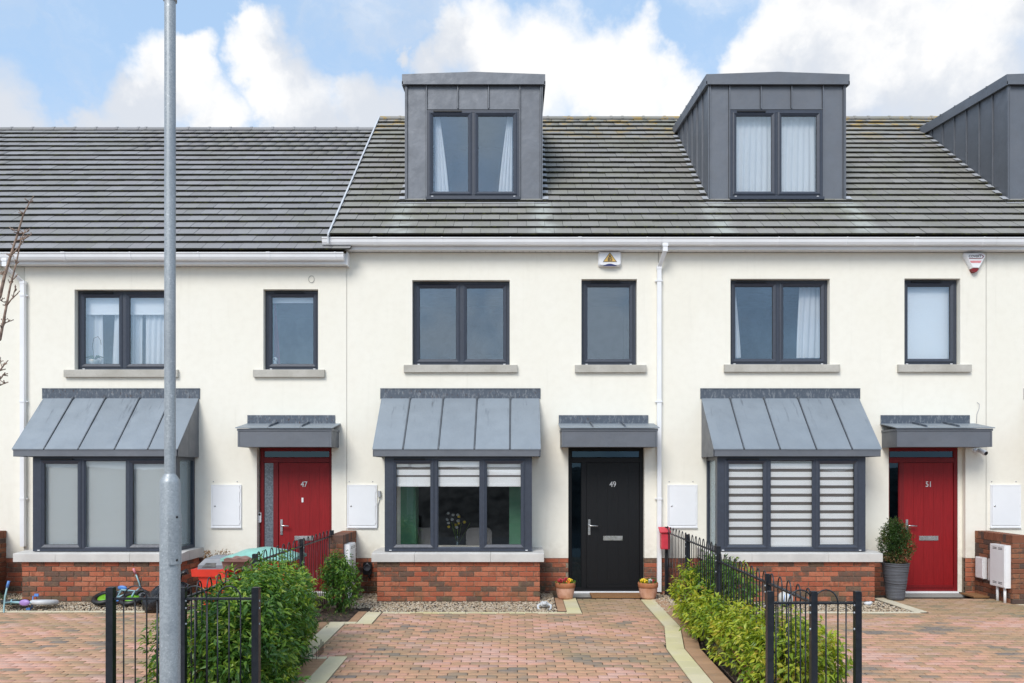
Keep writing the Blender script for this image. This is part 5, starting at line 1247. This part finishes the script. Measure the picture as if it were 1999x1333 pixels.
# EV charger
x, z = -2.39, .40
t = thing('car_charger', 'black round car charging socket on the brick plinth beside bay 49', 'charger', (x, 0, z))
m = MB(); o2 = rr(.135, .20, .03); n = len(o2); m.poly([(x + a, -.001, z + b) for a, b in o2], (0, -.06, 0)); m.obj('housing', 'rubber', t)
m = MB(); m.lathe([(.055, -.06), (.057, -.085), (.05, -.092), (.044, -.085), (.040, -.07), (.001, -.07)], (x, 0, z + .015), 24, axis='y'); m.obj('socket_ring', 'grey_planter', t)
m = MB(); m.tube([(x + .02, -.03, z - .08), (x + .03, -.06, z - .14), (x + .035, -.02, z - .16)], .012, 8); m.obj('cable', 'rubber', t)
m = MB(); m.box(x - .012, x + .012, -.064, -.060, z + .078, z + .088); m.obj('status_light', 'grey_trim', t)
# doorbell
x, z = PX(507.6, .1), PZ(1010, .1)
t = thing('video_doorbell', 'white video doorbell on the left frame of red door 47', 'doorbell', (x, .08, z))
m = MB(); m.poly([(x + a, .104, z + b) for a, b in rr(.045, .165, .02)], (0, -.022, 0)); m.obj('body', 'white_plastic', t)
m = MB(); m.poly([(x + a, .0815, z + .05 + b) for a, b in rr(.032, .04, .015)], (0, -.002, 0)); m.obj('lens', 'black_seal', t)
x, z = PX(590, .1), PZ(976, .1); m = MB(); m.poly([(x + a, .12, z + b) for a, b in rr(.03, .075, .008)], (0, -.008, 0)); o = m.obj('door_sticker', 'white_plastic'); tag(o, 'small white tag below the number 47 on the red door', 'tag')
# red post box on the first fence post
x, y, z = XR - .03, yr_[0] - .03, PZ(1050, -.2)
t = thing('post_box', 'weathered red post box on the end post of the right fence', 'post box', (x, y, z - .17))
m = MB(); m.poly([(x - .075, y - .09, z - .17), (x - .075, y + .03, z - .17), (x - .075, y + .03, z + .135), (x - .075, y - .09, z + .10)], (.13, 0, 0)); m.obj('body', 'red_paint', t)
m = MB(); m.poly([(x - .10, y - .115, z + .085), (x - .10, y + .04, z + .155), (x - .10, y + .04, z + .170), (x - .10, y - .12, z + .100)], (.175, 0, 0)); m.obj('lid', 'red_paint', t)
m = MB(); m.box(x - .075, x - .0745 + .13, y - .094, y - .089, z - .16, z + .06); m.obj('flap', 'red_paint', t)
# ornaments
x, y = PX(1062.5, -1.25), -1.25; t = thing('garden_ornament', 'small white stone frog ornament on the gravel of house 49', 'ornament', (x, y, gz(y)))
m = MB(); g = gz(y); m.ball((x, y, g + .055), (.075, .06, .045)); m.ball((x - .0, y - .05, g + .075), (.042, .035, .03)); m.ball((x - .025, y - .055, g + .10), .014, n=5); m.ball((x + .025, y - .055, g + .10), .014, n=5)
for s in (-1, 1): m.tube([(x + s * .05, y - .02, g + .06), (x + s * .095, y - .05, g + .045), (x + s * .09, y - .075, g + .005), (x + s * .07, y - .10, g + .004)], [.022, .018, .014, .016], 7)
m.obj('body', 'stone_white', t)
x, y = PX(1533, -1.1), -1.1; g = gz(y); t = thing('ball', 'white football with blue stripes behind the right fence', 'ball', (x, y, g))
m = MB(); m.ball((x, y, g + .11), .11, n=10); m.obj('skin', 'petal_white', t); m = MB()
for k in (-.05, .02): m.tube([(x + k + .02 * math.sin(a), y + math.sqrt(.0122 - k * k) * math.cos(a) , g + .11 + math.sqrt(.0122 - k * k) * math.sin(a)) for a in np.linspace(0, 6.283, 20, endpoint=False)], .006, 5, closed=True)
m.obj('stripe', 'blue_paint', t)
x, y = PX(1694, -1.0), -1.0; g = gz(y); t = thing('garden_ornament', 'small white stone on the gravel in front of bay 51', 'ornament', (x, y, g)); m = MB(); m.ball((x, y, g + .02), (.06, .04, .03)); m.ball((x + .04, y, g + .035), (.03, .03, .02)); m.obj('body', 'stone_white', t)

# ------------------------------------------------------------------ blinds and curtains
def roller(x0, x1, z0, z1, y, mat, label, group=None):
    t = thing('roller_blind', label, 'blind', ((x0 + x1) / 2, y, z0), group)
    m = MB(); m.box(x0, x1, y, y + .003, z0, z1); m.obj('cloth', mat, t); m = MB(); m.box(x0, x1, y - .006, y + .008, z0 - .018, z0); m.obj('bottom_bar', mat, t)
def zebra(x0, x1, z0, z1, y, label, pitch=.1265, band=.079):
    t = thing('striped_blind', label, 'blind', ((x0 + x1) / 2, y, z0), 'striped day and night blinds in the bays')
    m = MB(); m.box(x0, x1, y - .01, y + .01, z0 - .02, z0 + .012); m.obj('bottom_bar', 'blind_cloth', t)
    m = MB(); m.box(x0, x1, y + .006, y + .008, z0, z1); m.obj('sheer_layer', 'sheer_cloth', t)
    z = z0 + .012
    while z < z1 - .01:
        b = min(z + band * (1.35 if z == z0 + .012 else 1), z1); m = MB(); m.box(x0, x1, y, y + .002, z, b); m.obj('blind_band', 'blind_cloth', t); z += pitch * (1.12 if z == z0 + .012 else 1)
def curtain(x0, x1, z0, z1, y, label, pull=0., amp=.02, waves=5, mat='white_curtain_cloth', side=1, group='white curtains in the upper windows'):
    """pleated cloth; pull > 0 narrows it towards the window's outer side at the top"""
    nx, nz = waves * 8, 14; m = MB(); V = []
    for j in range(nz + 1):
        t = j / nz
        for i in range(nx + 1):
            u = i / nx
            a, b = x0, x1
            if side > 0: b = x1 - pull * t ** 1.2
            else: a = x0 + pull * t ** 1.2
            V.append((a + (b - a) * u, y + amp * math.sin(u * waves * 6.283 + .6 * math.sin(t * 3 + u * 4)) * (.6 + .4 * (1 - t)), z0 + (z1 - z0) * t))
    m.add(V, [(j * (nx + 1) + i, j * (nx + 1) + i + 1, (j + 1) * (nx + 1) + i + 1, (j + 1) * (nx + 1) + i) for j in range(nz) for i in range(nx)], 0, True)
    o = m.obj('curtain', mat); tag(o, label, 'curtain', group)
for nm, l3 in (('47', b47), ('49', b49), ('51', b51)):
    yw, z0_, z1_ = l3[3] + .075, l3[4], l3[5]
    for k, l in enumerate(l3[:3]):
        s = ('left', 'middle', 'right')[k]
        if nm == '47': roller(l[0] - .015, l[1] + .015, z0_ + .06, z1_ - .04, yw, 'grey_blind_cloth', 'grey roller blind pulled down in the %s light of bay window 47' % s, 'grey roller blinds of bay 47')
        elif nm == '49': zebra(l[0] - .01, l[1] + .01, z1_ - .44 + .01, z1_ - .05, yw, 'short striped blind raised high in the %s light of bay window 49' % s, pitch=.1265, band=.083)
        else: zebra(l[0] - .01, l[1] + .01, z0_ + .085, z1_ - .05, yw, 'striped blind pulled down in the %s light of bay window 51' % s)
m = MB(); m.box(-5.245, -5.242, -.62, -.06, .80, 2.1); o = m.obj('roller_blind', 'blind_cloth'); tag(o, 'white blind in the side light of the bay right behind the lamp post', 'blind')
m = MB(); m.box(3.06, 3.063, -.62, -.06, .80, 2.1); o = m.obj('roller_blind', 'blind_cloth'); tag(o, 'white blind in the left side light of the right-hand bay', 'blind')
# green reveals, vase and chairs inside bay 49
for s, (a, b) in (('left', (-1.86, -1.62)), ('right', (-.13, .11))):
    m = MB(); m.box(a, b, -.05, -.03, .6, 2.2); m.box(a, b, -.03, .3, .6, 2.2); o = m.obj('inner_wall', 'green_paint', h49)
t = thing('flower_vase', 'glass vase with white and yellow flowers inside bay window 49', 'vase', (-.98, .55, .74)); x, y = PX(893, .55), .55
m = MB(); m.lathe([(.04, .62), (.055, .64), (.03, .74), (.02, .83), (.035, .90), (.03, .90), (.015, .83), (.02, .74), (.001, .66)], (x, y, 0), 16); m.obj('vase_glass', 'window_glass', t)
for i in range(14):
    a, b, c = random.gauss(0, .09), random.gauss(0, .04), 1.12 + random.gauss(0, .07); m = MB(); m.ball((x + a - .03, y + b, c), (.028, .02, .024), n=5); m.obj('flower', 'petal_white' if i < 9 else 'petal_yellow', t)
m = MB(); [m.tube([(x, y, .7), (x + random.gauss(0, .07), y, 1.1)], .003, 4) for _ in range(9)]; m.obj('stems', 'green_leaf', t)
t = thing('dining_table', 'dark dining table inside bay window 49', 'table', (x, .75, 0)); m = MB(); m.box(x - .6, x + .6, .3, 1.3, .59, .62); m.obj('table_top', 'interior_dark', t); [(lambda q: (q.box(x + a, x + a + .05, b, b + .05, .0, .59), q.obj('leg', 'interior_dark', t)))(MB()) for a in (-.55, .5) for b in (.35, 1.2)]
def chair(x, y, label):
    t = thing('dining_chair', label, 'chair', (x, y, 0), 'dining chairs inside bay 49'); m = MB(); m.poly([(x + a, y, .86 + b) for a, b in rr(.42, .34, .09)], (0, .05, 0)); m.obj('backrest', 'chair_cloth', t)
    m = MB(); m.box(x - .21, x + .21, y, y + .42, .45, .52); m.obj('seat', 'chair_cloth', t); [(lambda q: (q.box(x + a, x + a + .03, y + b, y + b + .03, 0, .45), q.obj('leg', 'interior_dark', t)))(MB()) for a in (-.2, .17) for b in (.02, .37)]
chair(PX(935, .2), .2, 'grey dining chair right of the vase inside bay window 49'); chair(PX(822, .2), .2, 'grey dining chair left of the vase inside bay window 49')
# upstairs windows
yc = .24
curtain(PX(163, yc), PX(200, yc), PZ(712, yc), PZ(580, yc), yc + .04, 'white curtain beside the orchid in the wide window of house 47', .02, side=1, waves=3)
curtain(PX(217, yc), PX(243, yc), PZ(712, yc), PZ(580, yc), yc + .04, 'white curtain left of the mullion in the wide window of house 47', .05, side=-1, waves=2)
curtain(PX(256, yc), PX(276, yc), PZ(712, yc), PZ(580, yc), yc + .04, 'narrow white curtain right of the mullion in the wide window of house 47', .0, waves=2)
curtain(PX(282, yc), PX(322, yc), PZ(712, yc), PZ(580, yc), yc + .04, 'wide white curtain half hidden by the lamp post in house 47', .0, waves=4)
roller(PX(163, yc), PX(237, yc), PZ(613, yc), PZ(570, yc), yc - .03, 'blind_cloth', 'short white roller blind left of the mullion in the wide window of house 47'); roller(PX(255, yc), PX(322, yc), PZ(613, yc), PZ(570, yc), yc - .03, 'blind_cloth', 'short white roller blind beside the lamp post in house 47')
roller(PX(528, yc), PX(613, yc), PZ(590, yc), PZ(570, yc), yc - .03, 'blind_cloth', 'small white roller blind above the maroon curtain of house 47')
curtain(PX(533, yc), PX(546, yc), PZ(712, yc), PZ(585, yc), yc + .04, 'maroon curtain in the narrow window of house 47', .08, waves=2, mat='maroon_cloth', group=None)
x, z = PX(537, .2), PZ(704, .2); t = thing('indoor_camera', 'little white camera on the inner sill of the narrow window of house 47', 'camera', (x, .2, z - .07))
m = MB(); m.ball((x, .2, z + .02), .04, n=6); m.tube([(x, .2, z - .06), (x, .2, z)], [.03, .015], 8); m.box(x - .05, x + .06, .17, .25, z - .075, z - .06); m.obj('body', 'white_plastic', t); m = MB(); m.ball((x, .165, z + .02), .014, n=5); m.obj('lens', 'black_seal', t)
x, z = PX(184, .2), PZ(712, .2); t = thing('orchid', 'orchid with a curved stem in a patterned pot on the sill of house 47', 'potted plant', (x, .2, z))
m = MB(); m.lathe([(.05, 0), (.07, .03), (.085, .07), (.08, .08), (.001, .075)], (x, .2, z), 16); m.obj('pot', 'petal_white', t)
m = MB(); m.tube([(x, .2, z + .07), (x - .03, .2, z + .3), (x - .01, .2, z + .43), (x + .06, .2, z + .46), (x + .10, .2, z + .40), (x + .11, .2, z + .33)], .004, 5); m.obj('stem', 'twig_bark', t)
m = MB(); [m.tube([(x, .2, z + .07), (x + s * .06, .2, z + .14), (x + s * .15, .2, z + .08 + .03 * abs(s))], [.012, .018, .003], 5) for s in (-1, -.6, .7, 1.1)]; m.obj('leaf', 'box_leaf', t)
curtain(PX(1434, yc), PX(1447, yc), PZ(698, yc), PZ(560, yc), yc + .03, 'sliver of white curtain at the left of the wide window of house 51', .09, waves=2)
curtain(PX(1556, yc), PX(1603, yc), PZ(698, yc), PZ(560, yc), yc + .03, 'broad white curtain drawn back at the right of the wide window of house 51', .05, side=-1, waves=4)
roller(PX(1770, yc), PX(1858, yc), PZ(703, yc), PZ(555, yc), yc - .03, 'blind_cloth', 'white blind covering the whole narrow window of house 51')
yd = .76 + .12
for (dw, e) in ((dw49, 0), (dw51, 1)):
    a, b, c, d_, _y = dw
    if not e:
        curtain(a + .12, a + .36, c + .06, d_ - .04, yd, 'narrow white curtain at the left of the dormer of house 49', .16, waves=4); curtain(b - .36, b - .12, c + .06, d_ - .04, yd, 'narrow white curtain at the right of the dormer of house 49', .16, side=-1, waves=4)
    else:
        curtain(a + .08, (a + b) / 2 - .02, c + .06, d_ - .04, yd, 'full white net curtain left of the mullion in the dormer of house 51', waves=7, amp=.015); curtain((a + b) / 2 + .02, b - .08, c + .06, d_ - .04, yd, 'full white net curtain right of the mullion in the dormer of house 51', waves=7, amp=.015)

# ------------------------------------------------------------------ clutter in front of house 47
def kid_bike(label, loc, rot, fr, grip, tyre_r, rimc, seatc):
    t = thing('toy_bicycle', label, 'bicycle', loc, "children's bicycles lying on the gravel"); r = tyre_r; L = 2.9 * r
    for s in (0, 1):
        m = MB(); m.tube([(s * L + r * math.cos(a), 0, r + r * math.sin(a)) for a in np.linspace(0, 6.283, 24, endpoint=False)], .036, 8, closed=True); m.obj('tyre', 'rubber' if rimc == 'lime_plastic' or s else 'stone_white', t, local=True)
        m = MB(); m.lathe([(.001, -.012), (r * .35, -.014), (r * .66, -.008), (r * .66, .008), (r * .35, .014), (.001, .012)], (s * L, 0, r), 20, axis='y'); m.obj('wheel_rim', rimc, t, local=True)
    h = (L * .85, 0, r * 3.1); st = (L * .28, 0, r * 2.5); cr = (L * .42, 0, r * 1.0)
    m = MB(); m.tube([(0, 0, r), cr, st], .014, 7); m.tube([st, (L * .85, 0, r * 2.3), cr], .017, 7); m.tube([(0, .02, r), st], .008, 6); m.obj('frame', fr, t, local=True)
    m = MB(); m.tube([(L, .03, r), (L * .9, .03, r * 2.0), (L * .86, 0, r * 2.2), h], .012, 7); m.tube([(L, -.03, r), (L * .9, -.03, r * 2.0), (L * .86, 0, r * 2.2)], .012, 7); m.obj('fork', fr, t, local=True)
    m = MB(); m.tube([(h[0] - .04, -.21, h[2] + .03), (h[0], -.08, h[2]), (h[0], .08, h[2]), (h[0] - .04, .21, h[2] + .03)], .011, 7); m.obj('handlebar', fr, t, local=True)
    for s in (-1, 1): m = MB(); m.tube([(h[0] - .04, s * .21, h[2] + .03), (h[0] - .06, s * .30, h[2] + .035)], .017, 8); m.obj('grip', grip, t, local=True)
    m = MB(); m.ball((st[0] - .02, 0, st[2] + .05), (.08, .045, .025)); m.tube([st, (st[0] - .01, 0, st[2] + .04)], .012, 6); m.obj('saddle', seatc, t, local=True)
    m = MB(); m.poly([(cr[0] + a * 1.3, .02, cr[2] + b) for a, b in rr(.20, .10, .045)], (0, .012, 0)); m.obj('chain_guard', rimc if rimc != 'lime_plastic' else seatc, t, local=True)
    m = MB(); m.tube([(cr[0], -.09, cr[2]), (cr[0], .09, cr[2])], .008, 6); m.box(cr[0] - .03, cr[0] + .03, -.12, -.08, cr[2] - .08, cr[2] - .065); m.box(cr[0] - .03, cr[0] + .03, .08, .12, cr[2] + .065, cr[2] + .08); m.tube([(cr[0], -.08, cr[2]), (cr[0], -.08, cr[2] - .07)], .006, 5); m.tube([(cr[0], .08, cr[2]), (cr[0], .08, cr[2] + .07)], .006, 5); m.obj('pedals', grip, t, local=True)
    t.rotation_euler = rot; return t
g = gz(-1.1)
kid_bike('pale blue and purple bicycle lying at the far left on the gravel', (-6.80, -1.10, g + .06), (R(-82), 0, R(176)), 'turquoise_paint', 'blue_paint', .15, 'off_white', 'purple_plastic')
kid_bike('bicycle with a lime green wheel and pink grips lying by the left railing', (-6.10, -1.12, g + .05), (R(-68), R(0), R(-8)), 'turquoise_paint', 'pink_plastic', .15, 'lime_plastic', 'blue_paint')
t = thing('toy_scooter', 'black scooter wheel and deck lying against the bay of house 47', 'scooter', (-5.6, -1.0, g))
m = MB(); m.tube([(-5.52 + .10 * math.cos(a), -.98 - .02 * math.sin(a), g + .115 + .10 * math.sin(a)) for a in np.linspace(0, 6.283, 20, endpoint=False)], .02, 8, closed=True); m.obj('tyre', 'rubber', t)
m = MB(); m.lathe([(.001, -.012), (.085, -.008), (.085, .008), (.001, .012)], (-5.52, -.98, g + .115), 16, axis='y'); m.obj('wheel_rim', 'grey_plastic', t)
m = MB(); m.tube([(-5.5, -.98, g + .09), (-5.1, -1.0, g + .06)], .018, 7); m.tube([(-5.45, -.95, g + .06), (-5.05, -.98, g + .04)], .015, 7); m.obj('deck', 'rubber', t)
# black pole leaning on the bay corner
m = MB(); m.tube([(-5.03, -.95, .02), (-5.10, -.80, .62)], .012, 7); o = m.obj('pole', 'rubber'); tag(o, 'thin black pole leaning against the right corner of bay 47', 'pole')
# red tub with grey moulded lid
x0, y0 = -4.16, -1.55
t = thing('toy_tub', 'bright red plastic tub with a slotted grey lid, left of the hedge', 'tub', (x0, y0, gz(y0)))
def frus(m, c, w0, d0, z0, w1, d1, z1, mi=0):
    vs = [(c[0] + sx * w_ / 2, c[1] + sy * d_ / 2, z) for (w_, d_, z) in ((w0, d0, z0), (w1, d1, z1)) for sx, sy in ((-1, -1), (1, -1), (1, 1), (-1, 1))]
    m.add(vs, [(3, 2, 1, 0), (4, 5, 6, 7)] + [(k, (k + 1) % 4, 4 + (k + 1) % 4, 4 + k) for k in range(4)], mi)
m = MB(); frus(m, (x0, y0), .30, .30, gz(y0), .46, .42, .50); m.obj('body', 'red_plastic', t); m = MB(); frus(m, (x0, y0), .60, .50, .50, .62, .52, .60); m.obj('rim', 'red_plastic', t)
m = MB(); frus(m, (x0 + .04, y0), .54, .46, .60, .53, .45, .655); frus(m, (x0 + .04, y0), .53, .45, .655, .38, .34, .74); frus(m, (x0 + .06, y0), .34, .28, .74, .30, .24, .765); m.obj('lid', 'grey_plastic', t)
m = MB(); m.poly([(x0 - .17, y0 - .232, .625), (x0 + .02, y0 - .232, .63), (x0 + .02, y0 - .205, .685), (x0 - .12, y0 - .205, .685)], (0, -.006, 0)); m.obj('slot', 'black_seal', t)
# draped red frame with mint cover
x0, y0 = -3.56, -1.7
t = thing('covered_play_table', 'red plastic play table under a mint green cover, behind the fence loops', 'toy', (x0, y0, gz(y0)))
for sx in (-1, 1):
    for sy in (-1, 1): m = MB(); m.box(x0 + sx * .42 - .03, x0 + sx * .42 + .03, y0 + sy * .22 - .03, y0 + sy * .22 + .03, gz(y0), .62); m.obj('leg', 'red_plastic', t)
m = MB(); frus(m, (x0 - .20, y0), .42, .50, .62, .46, .54, .74); m.obj('side_panel', 'brown_sheet', t); m = MB(); frus(m, (x0 + .22, y0), .40, .55, .62, .44, .58, .74); m.obj('tray', 'red_plastic', t)
def dome(c, w_, d_, z, h, mat, nm, pw=2.0):
    n = 14; V = []
    for j in range(n + 1):
        for i in range(n + 1):
            u, v = i / n * 2 - 1, j / n * 2 - 1; V.append((c[0] + u * w_ / 2, c[1] + v * d_ / 2, z + h * (1 - abs(u) ** pw) * (1 - abs(v) ** 2.4) + .006 * math.sin(u * 9 + v * 5)))
    m = MB(); m.add(V, [(j * (n + 1) + i, j * (n + 1) + i + 1, (j + 1) * (n + 1) + i + 1, (j + 1) * (n + 1) + i) for j in range(n) for i in range(n)], 0, True)
    m.box(c[0] - w_ / 2, c[0] + w_ / 2, c[1] - d_ / 2, c[1] + d_ / 2, z - .04, z - .002); m.obj(nm, mat, t)
dome((x0 + .06, y0 + .02), .98, .66, .775, .12, 'mint_plastic', 'cover'); dome((x0 - .16, y0 - .22), .40, .3, .775, .03, 'brown_sheet', 'brown_flap')
# bin bag, dry plant
x0, y0 = -4.95, -1.45; t = thing('bin_bag', 'crumpled black bin bag on the ground beside the red tub', 'bin bag', (x0, y0, gz(y0)))
m = MB(); n = 14; V = []
for i in range(n + 1):
    th = math.pi * i / n
    for k in range(28):
        ph = 6.283 * k / 28; s = 1 + .10 * math.sin(5 * ph + 3 * th) + .07 * math.sin(9 * ph - 4 * th) + random.uniform(-.03, .03); V.append((x0 + .33 * s * math.sin(th) * math.cos(ph), y0 + .25 * s * math.sin(th) * math.sin(ph), max(gz(y0), gz(y0) + .17 + .21 * s * math.cos(th) + .10 * math.sin(th) * math.cos(ph))))
m.add(V, [(i * 28 + k, (i + 1) * 28 + k, (i + 1) * 28 + (k + 1) % 28, i * 28 + (k + 1) % 28) for i in range(n) for k in range(28)], 0, True); m.obj('bag', 'black_bag', t)
m = MB(); m.tube([(x0 + .15, y0, .42), (x0 + .20, y0, .5), (x0 + .28, y0, .53)], [.05, .02, .045], 8); m.obj('knot', 'black_bag', t)
x0, y0 = -4.42, -1.0; t = thing('potted_plant', 'withered brown plant standing behind the grey lid, by the wall', 'potted plant', (x0, y0, gz(y0)))
m = MB(); m.lathe([(.001, 0), (.10, 0), (.13, .35), (.12, .35), (.001, .33)], (x0, y0, gz(y0)), 16); m.obj('pot', 'grey_planter', t)
m = MB(); [m.tube([(x0, y0, .3), (x0 + s * .1, y0, .55), (x0 + s * .17, y0, .70)], .006, 5) for s in (-1, .3, .8)]; m.obj('stem', 'twig_bark', t)
foliage(t, [((x0 + .10, y0, .73), (.12, .06, .04)), ((x0 - .14, y0, .72), (.03, .03, .06))], 40, ['brown_leaf', 'brown_leaf'], leaf=(.03, .06), shoot=.03, per=5)

# ------------------------------------------------------------------ lamp post
lx, ly = PX(332, -6.9), -6.9; zg = -.128
t = thing('lamp_post', 'tall galvanised grey lamp post with a thicker lower shaft', 'lamp post', (lx, ly, zg))
zc = CZ + (HY - 940) * (ly - CY) / FP
m = MB(); m.lathe([(.0701, 0), (.0701, zc - zg - .012), (.066, zc - zg + .01), (.040, zc - zg + .052), (.0385, zc - zg + .056)], (lx, ly, zg), 40); m.obj('lower_shaft', 'galvanised_steel', t)
m = MB(); m.lathe([(.0382, zc - zg + .05), (.0382, 5.6)], (lx, ly, zg), 32); m.obj('upper_shaft', 'galvanised_steel', t)
zt_ = CZ + (HY - 3) * (ly - CY) / FP
m = MB(); m.lathe([(.0382, zt_ - zg), (.047, zt_ - zg + .004), (.047, zt_ - zg + .05), (.034, zt_ - zg + .06), (.034, 8.1)], (lx, ly, zg), 32); m.obj('collar', 'galvanised_steel', t)
m = MB(); m.tube([(lx, ly, 7.9), (lx, ly - .3, 8.1), (lx, ly - .55, 8.12)], [.03, .03, .04], 12); m.ball((lx, ly - .75, 8.11), (.13, .32, .06)); m.obj('lantern', 'grey_plastic', t)
# access door on the right side of the shaft
z0_, z1_ = CZ + (HY - 1100) * (ly - CY) / FP, CZ + (HY - 1003) * (ly - CY) / FP
dm = MB(); a0, a1 = R(-74), R(-4)
pts = []; n = 8
for rr_ in (.066, .086):
    for z in (z0_, z1_): pts += [(lx + rr_ * math.cos(a0 + (a1 - a0) * k / n), ly + rr_ * math.sin(a0 + (a1 - a0) * k / n), z) for k in range(n + 1)]
N = n + 1; fs = [(2 * N + k, 2 * N + k + 1, 3 * N + k + 1, 3 * N + k) for k in range(n)] + [(k, k + 1, N + k + 1, N + k) for k in range(n)] + [(k, k + 1, 2 * N + k + 1, 2 * N + k) for k in range(n)] + [(N + k, N + k + 1, 3 * N + k + 1, 3 * N + k) for k in range(n)] + [(0, N, 3 * N, 2 * N), (N - 1, 2 * N - 1, 4 * N - 1, 3 * N - 1)]
dm.add(pts, fs); dm.obj('access_door', 'galvanised_steel', t)
m = MB(); [m.ball((lx + .086 * math.cos(R(-35)), ly + .086 * math.sin(R(-35)), z), .009, n=5) for z in (z0_ + .03, z1_ - .02)]; m.obj('lock', 'black_seal', t)

# ------------------------------------------------------------------ bare tree at the left edge
ty = -6.4; Z_ = ty - CY
tp = lambda px, py, dy=0.: Vector(((px - CX) * Z_ / FP, ty + dy, CZ + (HY - py) * Z_ / FP))
t = thing('bare_tree', 'leafless young tree with knobbly twigs at the left edge', 'tree', (tp(-90, 900).x, ty, -.13))
b0 = tp(-90, 900); m = MB(); m.tube([(b0.x, ty, -.15), (b0.x + .01, ty, .8), (b0.x - .01, ty, 1.6), tp(-85, 760), tp(-60, 640)], [.055, .05, .042, .034, .022], 10); m.obj('trunk', 'tree_bark', t)
def branch(pts, r0, r1, twigs):
    P = [tp(*p) for p in pts]; n = len(P); m = MB(); m.tube(P, [r0 + (r1 - r0) * k / (n - 1) for k in range(n)], 8)
    for (px, py, ex, ey, w_) in twigs:
        a = tp(px, py); b = tp(ex, ey, random.uniform(-.05, .05)); mid = (a + b) / 2 + Vector((random.uniform(-.008, .008), 0, random.uniform(-.012, .004))); m.tube([a, mid, b], [w_, w_ * .8, w_ * .55], 6)
        for k in range(4): q = mid + (b - mid) * (k / 3); e = q + Vector((random.uniform(-.022, .022), random.uniform(-.02, .02), random.uniform(.008, .03))); m.tube([q, e], [.0045, .0022], 5); m.ball(e, .0045, n=4)
    for i in range(1, n - 1):
        for k in range(3): q = P[i]; e = q + Vector((random.uniform(-.03, .03), random.uniform(-.03, .03), random.uniform(-.004, .03))); m.tube([q, e], [.006, .003], 5); m.ball(e, .005, n=4)
    m.obj('branch', 'tree_bark', t)
branch([(-60, 640), (-20, 612), (0, 578), (9.4, 537), (20.5, 500), (34.6, 456), (45.7, 418), (58, 395), (66, 382)], .016, .0022, [(30, 470, 62, 458, .006), (20, 500, 45, 470, .006), (34, 462, 20, 480, .005), (34, 456, 52, 448, .006), (9, 537, -6, 530, .005), (38, 450, 30, 452, .004)])
branch([(-70, 700), (-30, 690), (0, 662), (4.7, 638), (12.6, 597), (20.5, 556), (31.5, 515), (41, 468), (50, 448)], .014, .003, [(12.6, 597, 38, 575, .006), (20, 550, 36, 541, .005), (14, 590, 6, 588, .004), (26, 582, 37, 562, .004), (5, 634, 15, 624, .005), (20, 552, 14, 550, .004), (5, 640, 2, 622, .004)])
branch([(-80, 760), (-30, 735), (0, 723), (8, 712), (16, 703)], .010, .003, [(4, 716, -4, 700, .004)]); branch([(-80, 765), (-30, 750), (0, 740), (6, 732), (9, 728)], .008, .003, []); branch([(-80, 770), (-30, 762), (0, 752), (9, 748), (14, 746)], .008, .003, [])
